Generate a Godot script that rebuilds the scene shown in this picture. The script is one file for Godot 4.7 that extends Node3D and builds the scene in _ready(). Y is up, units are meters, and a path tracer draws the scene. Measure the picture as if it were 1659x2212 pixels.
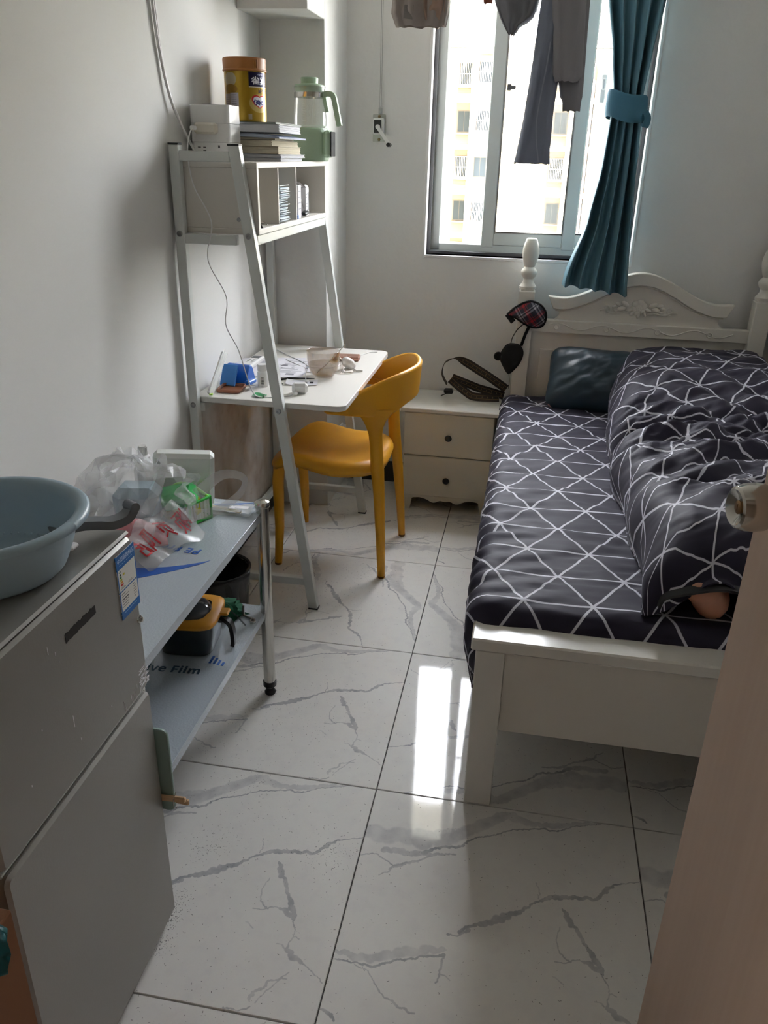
extends Node3D

var M := {}
var taken := {}
var smooth_id := 1
const WL := -1.02      # inner face of the left wall
const WR := 0.955      # inner face of the right wall
const ZB := -3.46      # inner face of the window wall
const ZF := -0.2       # inner face of the door wall
const CH := 2.62

func _ready():
	setup_view()
	make_materials()
	build_room()
	build_window()
	build_outside()
	build_bed()
	build_person()
	build_bedding()
	build_desk()
	build_chair()
	build_nightstand()
	build_fridge()
	build_work_table()
	build_curtain()
	build_clothes()
	build_door()
	build_things_on_desk_shelf()
	build_things_on_desk()
	build_things_on_fridge()
	build_things_on_table()
	build_things_by_bed()
	build_wall_fittings()

func setup_view():
	var cam = Camera3D.new(); cam.name = "camera"
	add_child(cam)
	cam.transform = Transform3D(Basis(Vector3(0.98363887, 0.02201419, -0.1788014), Vector3(-0.09317404, 0.91161821, -0.4003384), Vector3(0.15418549, 0.41044806, 0.89875426)).orthonormalized(), Vector3(0, 1.415, 0))
	cam.fov = 65.4685; cam.near = 0.02; cam.far = 400.0
	cam.current = true
	var e = Environment.new()
	e.background_mode = Environment.BG_SKY
	var sm = ProceduralSkyMaterial.new()
	sm.sky_top_color = Color(0.96, 0.97, 1.0)
	sm.sky_horizon_color = Color(1.0, 1.0, 0.99)
	sm.sky_curve = 0.2
	sm.ground_bottom_color = Color(0.62, 0.61, 0.58)
	sm.ground_horizon_color = Color(0.8, 0.8, 0.78)
	var sky = Sky.new(); sky.sky_material = sm
	e.sky = sky
	e.background_energy_multiplier = 37.0
	e.tonemap_mode = Environment.TONE_MAPPER_LINEAR
	e.tonemap_exposure = 1.0
	e.sdfgi_enabled = true; e.ssao_enabled = true; e.ssil_enabled = true
	var we = WorldEnvironment.new(); we.name = "world_environment"; we.environment = e
	add_child(we)

# ---------------------------------------------------------------- helpers
func ns():
	var s = SurfaceTool.new()
	s.begin(Mesh.PRIMITIVE_TRIANGLES)
	return s

func flat(st): st.set_smooth_group(-1)

func smooth(st):
	smooth_id += 1
	st.set_smooth_group(smooth_id)

func v3(st, p, uv): st.set_uv(uv); st.add_vertex(p)

func tri(st, a, b, c, ua = Vector2.ZERO, ub = Vector2.ZERO, uc = Vector2.ZERO):
	v3(st, a, ua); v3(st, c, uc); v3(st, b, ub)

func quad(st, a, b, c, d, ua = Vector2(0, 1), ub = Vector2(1, 1), uc = Vector2(1, 0), ud = Vector2(0, 0)):
	tri(st, a, b, c, ua, ub, uc); tri(st, a, c, d, ua, uc, ud)

func face(st, pts, out, uvs = []):
	var n = Vector3.ZERO
	for i in pts.size():
		n += pts[i].cross(pts[(i + 1) % pts.size()])
	var flip = n.dot(out) < 0.0
	for i in range(1, pts.size() - 1):
		var u0 = uvs[0] if uvs else Vector2.ZERO
		var u1 = uvs[i] if uvs else Vector2.ZERO
		var u2 = uvs[i + 1] if uvs else Vector2.ZERO
		if flip: tri(st, pts[0], pts[i + 1], pts[i], u0, u2, u1)
		else: tri(st, pts[0], pts[i], pts[i + 1], u0, u1, u2)

func box(st, c, s, b = 0.0, xf = Transform3D.IDENTITY):
	flat(st)
	var h = s * 0.5
	b = min(b, min(h.x, min(h.y, h.z)) * 0.99)
	var P = {}
	for sx in [-1, 1]:
		for sy in [-1, 1]:
			for sz in [-1, 1]:
				var k = Vector3i(sx, sy, sz)
				P[k] = [xf * (c + Vector3(sx * h.x, sy * (h.y - b), sz * (h.z - b))), xf * (c + Vector3(sx * (h.x - b), sy * h.y, sz * (h.z - b))), xf * (c + Vector3(sx * (h.x - b), sy * (h.y - b), sz * h.z))]
	var B = xf.basis
	var U = [Vector2(0, 1), Vector2(1, 1), Vector2(1, 0), Vector2(0, 0)]
	for s1 in [-1, 1]:
		face(st, [P[Vector3i(s1, -1, s1)][0], P[Vector3i(s1, -1, -s1)][0], P[Vector3i(s1, 1, -s1)][0], P[Vector3i(s1, 1, s1)][0]], B * Vector3(s1, 0, 0), U)
		face(st, [P[Vector3i(-1, s1, 1)][1], P[Vector3i(1, s1, 1)][1], P[Vector3i(1, s1, -1)][1], P[Vector3i(-1, s1, -1)][1]], B * Vector3(0, s1, 0), U)
		face(st, [P[Vector3i(-s1, -1, s1)][2], P[Vector3i(s1, -1, s1)][2], P[Vector3i(s1, 1, s1)][2], P[Vector3i(-s1, 1, s1)][2]], B * Vector3(0, 0, s1), U)
	if b > 0.0:
		for a in [-1, 1]:
			for d in [-1, 1]:
				face(st, [P[Vector3i(a, d, -1)][0], P[Vector3i(a, d, 1)][0], P[Vector3i(a, d, 1)][1], P[Vector3i(a, d, -1)][1]], B * Vector3(a, d, 0))
				face(st, [P[Vector3i(a, -1, d)][0], P[Vector3i(a, 1, d)][0], P[Vector3i(a, 1, d)][2], P[Vector3i(a, -1, d)][2]], B * Vector3(a, 0, d))
				face(st, [P[Vector3i(-1, a, d)][1], P[Vector3i(1, a, d)][1], P[Vector3i(1, a, d)][2], P[Vector3i(-1, a, d)][2]], B * Vector3(0, a, d))
				for q in [-1, 1]:
					face(st, P[Vector3i(a, d, q)], B * Vector3(a, d, q))

func bar(st, a, b, w, h, bev = 0.001, up = Vector3.UP):
	# square bar from a to b; w across, h along up
	var z = (b - a).normalized()
	if abs(z.dot(up)) > 0.98: up = Vector3.RIGHT
	var x = up.cross(z).normalized()
	box(st, Vector3.ZERO, Vector3(w, h, a.distance_to(b)), bev, Transform3D(Basis(x, z.cross(x), z), (a + b) * 0.5))

func lathe(st, prof, xf = Transform3D.IDENTITY, seg = 28, crease = 35.0):
	smooth(st)
	var total = 0.0
	for i in prof.size() - 1: total += prof[i].distance_to(prof[i + 1])
	var run = 0.0
	for i in prof.size() - 1:
		var a = prof[i]; var b = prof[i + 1]
		if a.distance_to(b) < 1e-7: continue
		if i > 0:
			var d0 = (prof[i] - prof[i - 1]); var d1 = b - a
			if d0.length() > 1e-7 and abs(rad_to_deg(d0.angle_to(d1))) > crease: smooth(st)
		var v0 = run / total
		run += a.distance_to(b)
		var v1 = run / total
		for j in seg:
			var t0 = TAU * j / seg; var t1 = TAU * (j + 1) / seg
			var p00 = xf * Vector3(a.x * cos(t0), a.y, -a.x * sin(t0)); var p01 = xf * Vector3(a.x * cos(t1), a.y, -a.x * sin(t1))
			var p10 = xf * Vector3(b.x * cos(t0), b.y, -b.x * sin(t0)); var p11 = xf * Vector3(b.x * cos(t1), b.y, -b.x * sin(t1))
			var u0 = float(j) / seg; var u1 = float(j + 1) / seg
			if a.x > 1e-6: tri(st, p00, p01, p11, Vector2(u0, 1 - v0), Vector2(u1, 1 - v0), Vector2(u1, 1 - v1))
			if b.x > 1e-6: tri(st, p00, p11, p10, Vector2(u0, 1 - v0), Vector2(u1, 1 - v1), Vector2(u0, 1 - v1))

func frames(pts):
	var out = []
	var n = Vector3.ZERO
	for i in pts.size():
		var t = (pts[min(i + 1, pts.size() - 1)] - pts[max(i - 1, 0)]).normalized()
		if i == 0:
			n = t.cross(Vector3.UP if abs(t.y) < 0.9 else Vector3.RIGHT).normalized()
		else:
			n = (n - t * n.dot(t)).normalized()
		out.append([t, n, t.cross(n)])
	return out

func tube(st, pts, r, seg = 8, flatten = 1.0, caps = true):
	smooth(st)
	var F = frames(pts)
	var rings = []
	for i in pts.size():
		var rr = r[i] if r is Array else r
		var ring = []
		for j in seg:
			var t = TAU * j / seg
			ring.append(pts[i] + (F[i][1] * cos(t) + F[i][2] * sin(t) * flatten) * rr)
		rings.append(ring)
	for i in pts.size() - 1:
		for j in seg:
			var k = (j + 1) % seg
			quad(st, rings[i][j], rings[i][k], rings[i + 1][k], rings[i + 1][j])
	if caps:
		smooth(st)
		face(st, rings[0], -F[0][0])
		smooth(st)
		face(st, rings[-1], F[-1][0])

func curve(ctrl, n = 8):
	# Catmull-Rom through the control points
	var out = []
	for i in ctrl.size() - 1:
		var p0 = ctrl[max(i - 1, 0)]; var p1 = ctrl[i]; var p2 = ctrl[i + 1]; var p3 = ctrl[min(i + 2, ctrl.size() - 1)]
		for k in n:
			out.append(p1.cubic_interpolate(p2, p0, p3, float(k) / n))
	out.append(ctrl[-1])
	return out

func strap(st, pts, nrm, w, th):
	# flat band along pts; nrm: array of face normals (or one)
	var secs = []
	for i in pts.size():
		var t = (pts[min(i + 1, pts.size() - 1)] - pts[max(i - 1, 0)]).normalized()
		var n = nrm[i] if nrm is Array else nrm
		n = (n - t * n.dot(t)).normalized()
		var s = t.cross(n)
		var ww = w[i] if w is Array else w
		secs.append([pts[i] + s * ww * .5 + n * th * .5, pts[i] - s * ww * .5 + n * th * .5, pts[i] - s * ww * .5 - n * th * .5, pts[i] + s * ww * .5 - n * th * .5])
	var L = 0.0
	for f in 4:
		smooth(st)
		L = 0.0
		for i in pts.size() - 1:
			var L2 = L + pts[i].distance_to(pts[i + 1])
			var g = (f + 1) % 4
			quad(st, secs[i][g], secs[i][f], secs[i + 1][f], secs[i + 1][g], Vector2(1, L), Vector2(0, L), Vector2(0, L2), Vector2(1, L2))
			L = L2
	flat(st)
	face(st, secs[0], pts[0] - pts[1])
	face(st, secs[-1], pts[-1] - pts[-2])

func sheet(st, nu, nv, f, th = 0.0, uvf = null, wrap = false):
	# parametric cloth with thickness; f(u, v) -> Vector3, uvf(u, v, p) -> Vector2
	var P = []; var U = []
	for i in nu + 1:
		for j in nv + 1:
			var u = float(i) / nu; var v = float(j) / nv
			var p = f.call(u, v)
			P.append(p)
			U.append(uvf.call(u, v, p) if uvf else Vector2(u, v))
	sheet_grid(st, nu, nv, P, U, th, wrap)

func sheet_grid(st, nu, nv, P, U, th, wrap = false):
	var w = nv + 1
	var A = []; var B = []
	for i in nu + 1:
		for j in nv + 1:
			var i0 = max(i - 1, 0); var i1 = min(i + 1, nu)
			if wrap and (i == 0 or i == nu):
				i0 = nu - 1; i1 = 1
			var du = P[i1 * w + j] - P[i0 * w + j]
			var dv = P[i * w + min(j + 1, nv)] - P[i * w + max(j - 1, 0)]
			var n = du.cross(dv).normalized()
			A.append(P[i * w + j] + n * th * .5); B.append(P[i * w + j] - n * th * .5)
	smooth(st)
	for i in nu:
		for j in nv:
			var a = i * w + j; var b = a + w; var c = b + 1; var d = a + 1
			quad(st, A[a], A[b], A[c], A[d], U[a], U[b], U[c], U[d])
	if th > 0.0:
		smooth(st)
		for i in nu:
			for j in nv:
				var a = i * w + j; var b = a + w; var c = b + 1; var d = a + 1
				quad(st, B[b], B[a], B[d], B[c], U[b], U[a], U[d], U[c])
		smooth(st)
		for i in nu:
			for q in [[0, 1], [nv, -1]]:
				var a = i * w + q[0]; var b = a + w
				if q[1] > 0: quad(st, B[a], B[b], A[b], A[a], U[a], U[b], U[b], U[a])
				else: quad(st, A[a], A[b], B[b], B[a], U[a], U[b], U[b], U[a])
		if not wrap:
			smooth(st)
			for j in nv:
				var a = j; var b = j + 1
				quad(st, A[a], A[b], B[b], B[a], U[a], U[b], U[b], U[a])
				a = nu * w + j; b = a + 1
				quad(st, B[a], B[b], A[b], A[a], U[a], U[b], U[b], U[a])

func extr(st, poly, depth, xf = Transform3D.IDENTITY, curved = true, bev = 0.0):
	# polygon in the xy plane, extruded along z (centred)
	var pts = PackedVector2Array(poly)
	if Geometry2D.is_polygon_clockwise(pts): pts.reverse()
	var idx = Geometry2D.triangulate_polygon(pts)
	var inner = pts
	if bev > 0.0:
		inner = PackedVector2Array()
		for i in pts.size():
			var d0 = (pts[i] - pts[i - 1]).normalized(); var d1 = (pts[(i + 1) % pts.size()] - pts[i]).normalized()
			var n0 = Vector2(-d0.y, d0.x); var n1 = Vector2(-d1.y, d1.x)
			var m = (n0 + n1)
			m = m / max(0.5, m.length_squared() * .5)
			inner.append(pts[i] + m * bev)
	var h = depth * .5
	for s in [1, -1]:
		flat(st)
		for k in range(0, idx.size(), 3):
			var q = []
			for m in 3:
				var p = inner[idx[k + m]]
				q.append(xf * Vector3(p.x, p.y, s * h))
			face(st, q, xf.basis * Vector3(0, 0, s))
	if curved: smooth(st)
	else: flat(st)
	for i in pts.size():
		var a = pts[i]; var b = pts[(i + 1) % pts.size()]
		quad(st, xf * Vector3(a.x, a.y, -h + bev), xf * Vector3(b.x, b.y, -h + bev), xf * Vector3(b.x, b.y, h - bev), xf * Vector3(a.x, a.y, h - bev))
	if bev > 0.0:
		for s in [1, -1]:
			smooth(st)
			for i in pts.size():
				var j = (i + 1) % pts.size()
				var n = (pts[j] - pts[i]).normalized()
				face(st, [xf * Vector3(pts[i].x, pts[i].y, s * (h - bev)), xf * Vector3(pts[j].x, pts[j].y, s * (h - bev)), xf * Vector3(inner[j].x, inner[j].y, s * h), xf * Vector3(inner[i].x, inner[i].y, s * h)], xf.basis * Vector3(n.y, -n.x, s))

func rrect(w, h, r, n = 5):
	var out = []
	for k in 4:
		var c = Vector2((w * .5 - r) * (1 if k in [0, 3] else -1), (h * .5 - r) * (1 if k < 2 else -1))
		for i in n + 1:
			var t = PI * .5 * (k + float(i) / n)
			out.append(c + Vector2(cos(t), sin(t)) * r)
	return out

func at(pos, ry = 0.0, rx = 0.0, rz = 0.0):
	return Transform3D(Basis.from_euler(Vector3(rx, ry, rz)), pos)

func numbered(called):
	if not taken.has(called):
		taken[called] = 0
		return called
	taken[called] += 1
	return "%s_%03d" % [called, taken[called]]

func thing(called, label, category, pos = Vector3.ZERO, ry = 0.0, group = ""):
	var o = Node3D.new()
	o.name = numbered(called)
	add_child(o)
	o.position = pos; o.rotation.y = ry
	o.set_meta("label", label); o.set_meta("category", category)
	if group: o.set_meta("group", group)
	return o

func obj(called, st, m, parent = self):
	st.generate_normals()
	var o = MeshInstance3D.new()
	o.mesh = st.commit()
	o.name = called if parent != self else numbered(called)
	o.material_override = m
	parent.add_child(o, true)
	return o

func wobj(called, st, m, parent):
	# geometry written in world coordinates, hung on a thing that stands elsewhere (unturned)
	var o = obj(called, st, m, parent)
	var p = parent
	var off = Vector3.ZERO
	while p != self:
		off += p.position
		p = p.get_parent()
	o.position = -off
	return o

func tag(o, label, category, group = ""):
	o.set_meta("label", label); o.set_meta("category", category)
	if group: o.set_meta("group", group)
	return o

func struct(called, st, m, parent = self):
	var o = obj(called, st, m, parent)
	if parent == self: o.set_meta("kind", "structure")
	return o

func lbl(o, text): o.set_meta("label", text); return o

# ---------------------------------------------------------------- materials
func hexc(c): return Color.html(c) if c is String else c

func mat(c, rough = 0.5, metal = 0.0, spec = 0.5):
	var m = StandardMaterial3D.new()
	m.albedo_color = hexc(c)
	m.roughness = rough; m.metallic = metal; m.metallic_specular = spec
	return m

func noise_tex(freq, size = 512, normal = false, bump = 4.0, sd = 1, oct = 4):
	var n = FastNoiseLite.new()
	n.seed = sd; n.frequency = freq; n.fractal_octaves = oct
	n.noise_type = FastNoiseLite.TYPE_SIMPLEX_SMOOTH
	var t = NoiseTexture2D.new()
	t.width = size; t.height = size; t.seamless = true; t.noise = n
	t.as_normal_map = normal; t.bump_strength = bump
	return t

func bumpy(m, tex, cm, scale = 4.0):
	m.normal_enabled = true; m.normal_texture = tex; m.normal_scale = cm
	m.uv1_triplanar = true; m.uv1_world_triplanar = true
	m.uv1_scale = Vector3.ONE * scale
	return m

func glass(c, alpha = 0.1, rough = 0.0):
	var m = mat(c, rough)
	m.transparency = BaseMaterial3D.TRANSPARENCY_ALPHA
	m.albedo_color.a = alpha
	return m

func tex_of(img):
	return ImageTexture.create_from_image(img)

func texmat(img, rough = 0.6):
	var m = mat(Color.WHITE, rough)
	m.albedo_texture = tex_of(img)
	return m

func make_materials():
	var fine = noise_tex(0.05, 512, true, 6.0, 3)
	var coarse = noise_tex(0.012, 512, true, 6.0, 8)
	M.fine = fine; M.coarse = coarse
	M.wall = bumpy(mat("e9e9e6", 0.75), coarse, 0.25, 1.5)
	M.hall_wall = mat("9a8c7e", 0.8)
	M.outer = mat("cfccc4", 0.85)
	M.ceiling = mat("f2f1ee", 0.85)
	M.trim = mat("f0f0ee", 0.5)
	M.skirt = mat("151517", 0.35)
	M.grout = mat("4a4743", 0.9)
	M.white_gloss = mat("e6e4dc", 0.22); M.white_gloss.clearcoat_enabled = true; M.white_gloss.clearcoat = 0.4; M.white_gloss.clearcoat_roughness = 0.1
	M.bed_white = mat("e2ded4", 0.3)
	M.desk_metal = mat("dfe3df", 0.3)
	M.desk_board = mat("ebe8e1", 0.4)
	M.drawer_white = mat("e4e0d0", 0.42)
	M.screw = mat("9a9c9c", 0.3, 0.9)
	M.steel = mat("c8c6c0", 0.16, 1.0)
	M.steel_dull = mat("a5a6a2", 0.32, 1.0)
	M.black = mat("121214", 0.45)
	M.black_soft = mat("0d0d0f", 0.9)
	M.yellow = mat("e0a01a", 0.42)
	M.white_plastic = mat("f1f1f0", 0.3)
	M.paper = mat("eeeef2", 0.8)
	M.alu = mat("d4d9d6", 0.45)
	M.alu_dark = mat("4c4c50", 0.5)
	M.frosted = glass("f4f7f8", 0.09, 0.05)
	M.clear = glass("ffffff", 0.06, 0.0)

# ---------------------------------------------------------------- the room
const VEINS := [
	[0.32, 0.204,0.236,0.053, 0.252,0.218,0.054, 0.318,0.201,0.049, 0.357,0.160,0.046, 0.410,0.119,0.041, 0.456,0.075,0.027, 0.491,0.045,0.027, 0.524,0.022,0.022, 0.573,0.051,0.032, 0.616,0.062,0.027, 0.660,0.060,0.021, 0.705,0.059,0.029, 0.765,0.033,0.019, 0.828,0.016,0.014, 0.896,0.002,0.006],
	[0.72, 0.228,0.288,0.019, 0.263,0.256,0.010, 0.357,0.229,0.010, 0.413,0.174,0.006, 0.481,0.146,0.006, 0.546,0.106,0.005, 0.649,0.079,0.007, 0.711,0.080,0.006, 0.768,0.044,0.005, 0.896,0.002,0.004],
	[0.26, 0.0,0.217,0.058, 0.069,0.231,0.064, 0.146,0.221,0.065, 0.246,0.205,0.051, 0.352,0.168,0.044, 0.441,0.104,0.038, 0.525,0.038,0.024, 0.581,0.059,0.031],
	[0.45, 0.074,0.300,0.021, 0.135,0.297,0.024, 0.197,0.299,0.024, 0.256,0.287,0.014, 0.346,0.269,0.006],
	[0.55, 0.004,0.341,0.005, 0.055,0.323,0.005, 0.131,0.365,0.005, 0.216,0.324,0.007, 0.258,0.296,0.007],
	[0.4, 0.087,0.415,0.005, 0.115,0.400,0.005, 0.135,0.364,0.013, 0.216,0.327,0.008],
	[0.62, 0.387,0.597,0.012, 0.408,0.567,0.010, 0.446,0.550,0.014, 0.497,0.528,0.026, 0.549,0.494,0.023, 0.593,0.461,0.011, 0.623,0.431,0.006, 0.656,0.408,0.011, 0.681,0.391,0.018, 0.739,0.379,0.015, 0.788,0.372,0.013, 0.837,0.369,0.010, 0.857,0.349,0.011, 0.880,0.316,0.016, 0.900,0.296,0.007, 0.952,0.275,0.004, 0.997,0.259,0.004],
	[0.5, 0.353,0.612,0.008, 0.386,0.606,0.006, 0.417,0.576,0.014],
	[0.5, 0.722,0.43,0.004, 0.738,0.455,0.016, 0.748,0.484,0.022, 0.766,0.503,0.013, 0.791,0.555,0.010, 0.808,0.579,0.013, 0.827,0.613,0.021, 0.837,0.638,0.017, 0.840,0.663,0.004, 0.855,0.685,0.004, 0.858,0.720,0.004, 0.852,0.746,0.004, 0.851,0.770,0.013, 0.869,0.785,0.021, 0.903,0.797,0.015, 0.914,0.807,0.005, 0.951,0.829,0.004, 0.992,0.857,0.004],
	[0.45, 0.694,0.640,0.004, 0.731,0.638,0.004, 0.747,0.627,0.005, 0.778,0.620,0.004, 0.804,0.628,0.019, 0.832,0.644,0.015],
	[0.4, 0.713,0.508,0.004, 0.702,0.562,0.004, 0.711,0.604,0.004, 0.738,0.628,0.006],
	[0.45, 0.858,0.720,0.004, 0.881,0.720,0.004],
	[0.45, 0.813,0.749,0.004, 0.838,0.758,0.005, 0.854,0.765,0.005],
	[0.45, 0.641,0.408,0.004, 0.647,0.382,0.004, 0.635,0.336,0.003],
	[0.3, 0.689,0.693,0.004, 0.723,0.712,0.004],
	[0.4, 0.881,0.843,0.004, 0.855,0.871,0.005, 0.832,0.880,0.007, 0.819,0.904,0.009, 0.792,0.927,0.009, 0.783,0.950,0.012, 0.795,0.960,0.004],
	[0.6, 0.719,0.992,0.006, 0.764,0.991,0.004, 0.790,0.982,0.006, 0.799,0.972,0.004],
	[0.4, 0.880,0.866,0.004, 0.862,0.865,0.004, 0.825,0.925,0.004, 0.807,0.958,0.004],
	[0.3, 0.003,0.739,0.011, 0.063,0.749,0.023, 0.129,0.743,0.028, 0.204,0.710,0.032, 0.287,0.682,0.03, 0.33,0.673,0.018, 0.355,0.664,0.004],
	[0.75, 0.007,0.767,0.005, 0.074,0.768,0.006, 0.134,0.771,0.008, 0.195,0.737,0.007, 0.309,0.696,0.007, 0.347,0.685,0.011],
	[0.5, 0.347,0.685,0.008, 0.342,0.751,0.006, 0.333,0.787,0.005],
	[0.45, 0.342,0.751,0.005, 0.376,0.771,0.004],
	[0.5, 0.076,0.778,0.004, 0.118,0.788,0.004, 0.152,0.829,0.004, 0.177,0.858,0.005, 0.233,0.886,0.008, 0.279,0.900,0.006],
	[0.6, 0.005,0.940,0.006, 0.032,0.947,0.012, 0.054,0.965,0.006],
]

func marble_field(n):
	# vein strength of the printed tile, n x n
	var F = PackedFloat32Array()
	F.resize(n * n)
	var ns1 = FastNoiseLite.new(); ns1.seed = 5; ns1.frequency = 0.035; ns1.fractal_octaves = 3
	var ns2 = FastNoiseLite.new(); ns2.seed = 9; ns2.frequency = 0.012; ns2.fractal_octaves = 4
	for V in VEINS:
		var s = V[0]
		var k = 1
		while k + 5 < V.size():
			var a = Vector2(V[k], V[k + 1]) * n; var b = Vector2(V[k + 3], V[k + 4]) * n
			var wa = V[k + 2] * n; var wb = V[k + 5] * n
			var steps = int(a.distance_to(b) / 1.6) + 1
			for i in steps:
				var t = float(i) / steps
				var p = a.lerp(b, t)
				var w = lerp(wa, wb, t)
				p += Vector2(ns1.get_noise_2d(p.x, p.y), ns1.get_noise_2d(p.y + 300.0, p.x)) * (w * .35 + 4.0)
				var r = max(1.1, w * .5 * (1.0 + 0.55 * ns1.get_noise_2d(p.x * 2.0 + 90.0, p.y * 2.0)))
				var wide = w > n * 0.018
				for y in range(max(0, int(p.y - r - 1)), min(n, int(p.y + r + 2))):
					for x in range(max(0, int(p.x - r - 1)), min(n, int(p.x + r + 2))):
						var d = Vector2(x + .5 - p.x, y + .5 - p.y).length()
						if d < r + 0.8:
							var q = s * clamp((r + 0.8 - d) / (1.6 if not wide else r * .3), 0.0, 1.0)
							var at_ = y * n + x
							if q > F[at_]: F[at_] = q
			k += 3
	return [F, ns2]

func marble_image(field, n, dirty, sd):
	var F = field[0]; var nz = field[1]
	var data = PackedByteArray()
	data.resize(n * n * 3)
	var rng = RandomNumberGenerator.new(); rng.seed = sd
	for y in n:
		for x in n:
			var i = y * n + x
			var c = nz.get_noise_2d(x, y)
			var f = F[i] * (0.8 + 0.5 * c)
			var cloud = 0.025 * max(0.0, c)
			data[i * 3] = int(255.0 * clamp(0.905 - cloud - f * 0.37, 0.0, 1.0))
			data[i * 3 + 1] = int(255.0 * clamp(0.9 - cloud - f * 0.355, 0.0, 1.0))
			data[i * 3 + 2] = int(255.0 * clamp(0.885 - cloud * .8 - f * 0.31, 0.0, 1.0))
	for k in dirty[0]:
		# specks of dirt, alone and in clusters
		var p
		if k < dirty[0] * .35 or dirty.size() == 1: p = Vector2(rng.randf(), rng.randf())
		else:
			var g = dirty[1 + rng.randi() % (dirty.size() - 1)]
			p = Vector2(g.x, g.y) + Vector2(rng.randfn(), rng.randfn()) * g.z
		var L = 0.8 + 6.0 * pow(rng.randf(), 3.0); var ang = rng.randf() * TAU
		var dark = rng.randf_range(0.25, 0.75)
		var st = int(L * 2) + 1
		for s in st:
			var q = p * n + Vector2(cos(ang), sin(ang)) * L * (float(s) / st - .5)
			var xi = int(q.x); var yi = int(q.y)
			if xi < 0 or yi < 0 or xi >= n or yi >= n: continue
			var i = (yi * n + xi) * 3
			data[i] = int(data[i] * (1.0 - dark)); data[i + 1] = int(data[i + 1] * (1.0 - dark)); data[i + 2] = int(data[i + 2] * (1.0 - dark * .98))
	return Image.create_from_data(n, n, false, Image.FORMAT_RGB8, data)

func build_floor():
	var n = 1024
	var field = marble_field(n)
	var mats = []
	var sm = noise_tex(0.03, 512, false, 1.0, 21)
	var rr = Gradient.new(); rr.set_color(0, Color(.22, .22, .22)); rr.set_color(1, Color(.75, .75, .75)); sm.color_ramp = rr
	for d in [[420], [1500, Vector3(0.425, 0.66, 0.03), Vector3(0.43, 0.72, 0.028), Vector3(0.44, 0.82, 0.03), Vector3(0.46, 0.42, 0.06), Vector3(0.9, 0.36, 0.06), Vector3(0.5, 0.05, 0.1)], [1100, Vector3(0.3, 0.8, 0.15), Vector3(0.5, 0.55, 0.2), Vector3(0.2, 0.4, 0.1)]]:
		var m = texmat(marble_image(field, n, d, 40 + mats.size()), 0.1)
		m.roughness_texture = sm
		m.texture_repeat = false
		m.metallic_specular = 0.5
		mats.append(m)
	var st = ns()
	box(st, Vector3(-0.03, -0.06, -1.2), Vector3(2.4, 0.1, 4.9))
	var fl = struct("floor", st, M.grout)
	var XJ = -0.2547; var ZJ = -1.473; var px = 0.608; var pz = 0.594; var g = 0.0028
	for ix in range(-2, 3):
		for iz in range(-4, 5):
			var x0 = max(XJ + ix * px + g * .5, WL - 0.1); var x1 = min(XJ + (ix + 1) * px - g * .5, WR + 0.1)
			var z0 = max(ZJ + iz * pz + g * .5, ZB - .1); var z1 = min(ZJ + (iz + 1) * pz - g * .5, 1.2)
			if x1 - x0 < .03 or z1 - z0 < .03: continue
			var rot = 0
			if iz == -2: rot = 1
			elif iz == -3: rot = 2
			elif iz == -4: rot = 3
			if iz == -1 and ix == 0: rot = 2
			if iz < -1 and ix == 0: rot = (rot + 2) % 4
			if iz >= 1: rot = 2 + (ix & 1)
			var s = ns()
			var y = 0.0; var b = 0.0012
			var uv = []
			for p in [Vector2(x0 + b, z1 - b), Vector2(x1 - b, z1 - b), Vector2(x1 - b, z0 + b), Vector2(x0 + b, z0 + b)]:
				var q = Vector2((p.x - XJ) / px - ix, (p.y - ZJ) / pz - iz)
				for k in rot: q = Vector2(q.y, 1.0 - q.x)
				uv.append(q)
			flat(s)
			var t = [Vector3(x0 + b, y, z1 - b), Vector3(x1 - b, y, z1 - b), Vector3(x1 - b, y, z0 + b), Vector3(x0 + b, y, z0 + b)]
			quad(s, t[0], t[1], t[2], t[3], uv[0], uv[1], uv[2], uv[3])
			var d = [Vector3(x0, y - b * .8, z1), Vector3(x1, y - b * .8, z1), Vector3(x1, y - b * .8, z0), Vector3(x0, y - b * .8, z0)]
			var e = [Vector3(x0, -0.011, z1), Vector3(x1, -0.011, z1), Vector3(x1, -0.011, z0), Vector3(x0, -0.011, z0)]
			for k in 4:
				var j = (k + 1) % 4
				quad(s, d[k], d[j], t[j], t[k], uv[k], uv[j], uv[j], uv[k])
				quad(s, e[k], e[j], d[j], d[k], uv[k], uv[j], uv[j], uv[k])
			var which = 0
			if ix == -1 and iz in [0, 1]: which = 1
			elif ix <= -1 and iz < 0: which = 2
			obj("tile", s, mats[which], fl)

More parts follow.
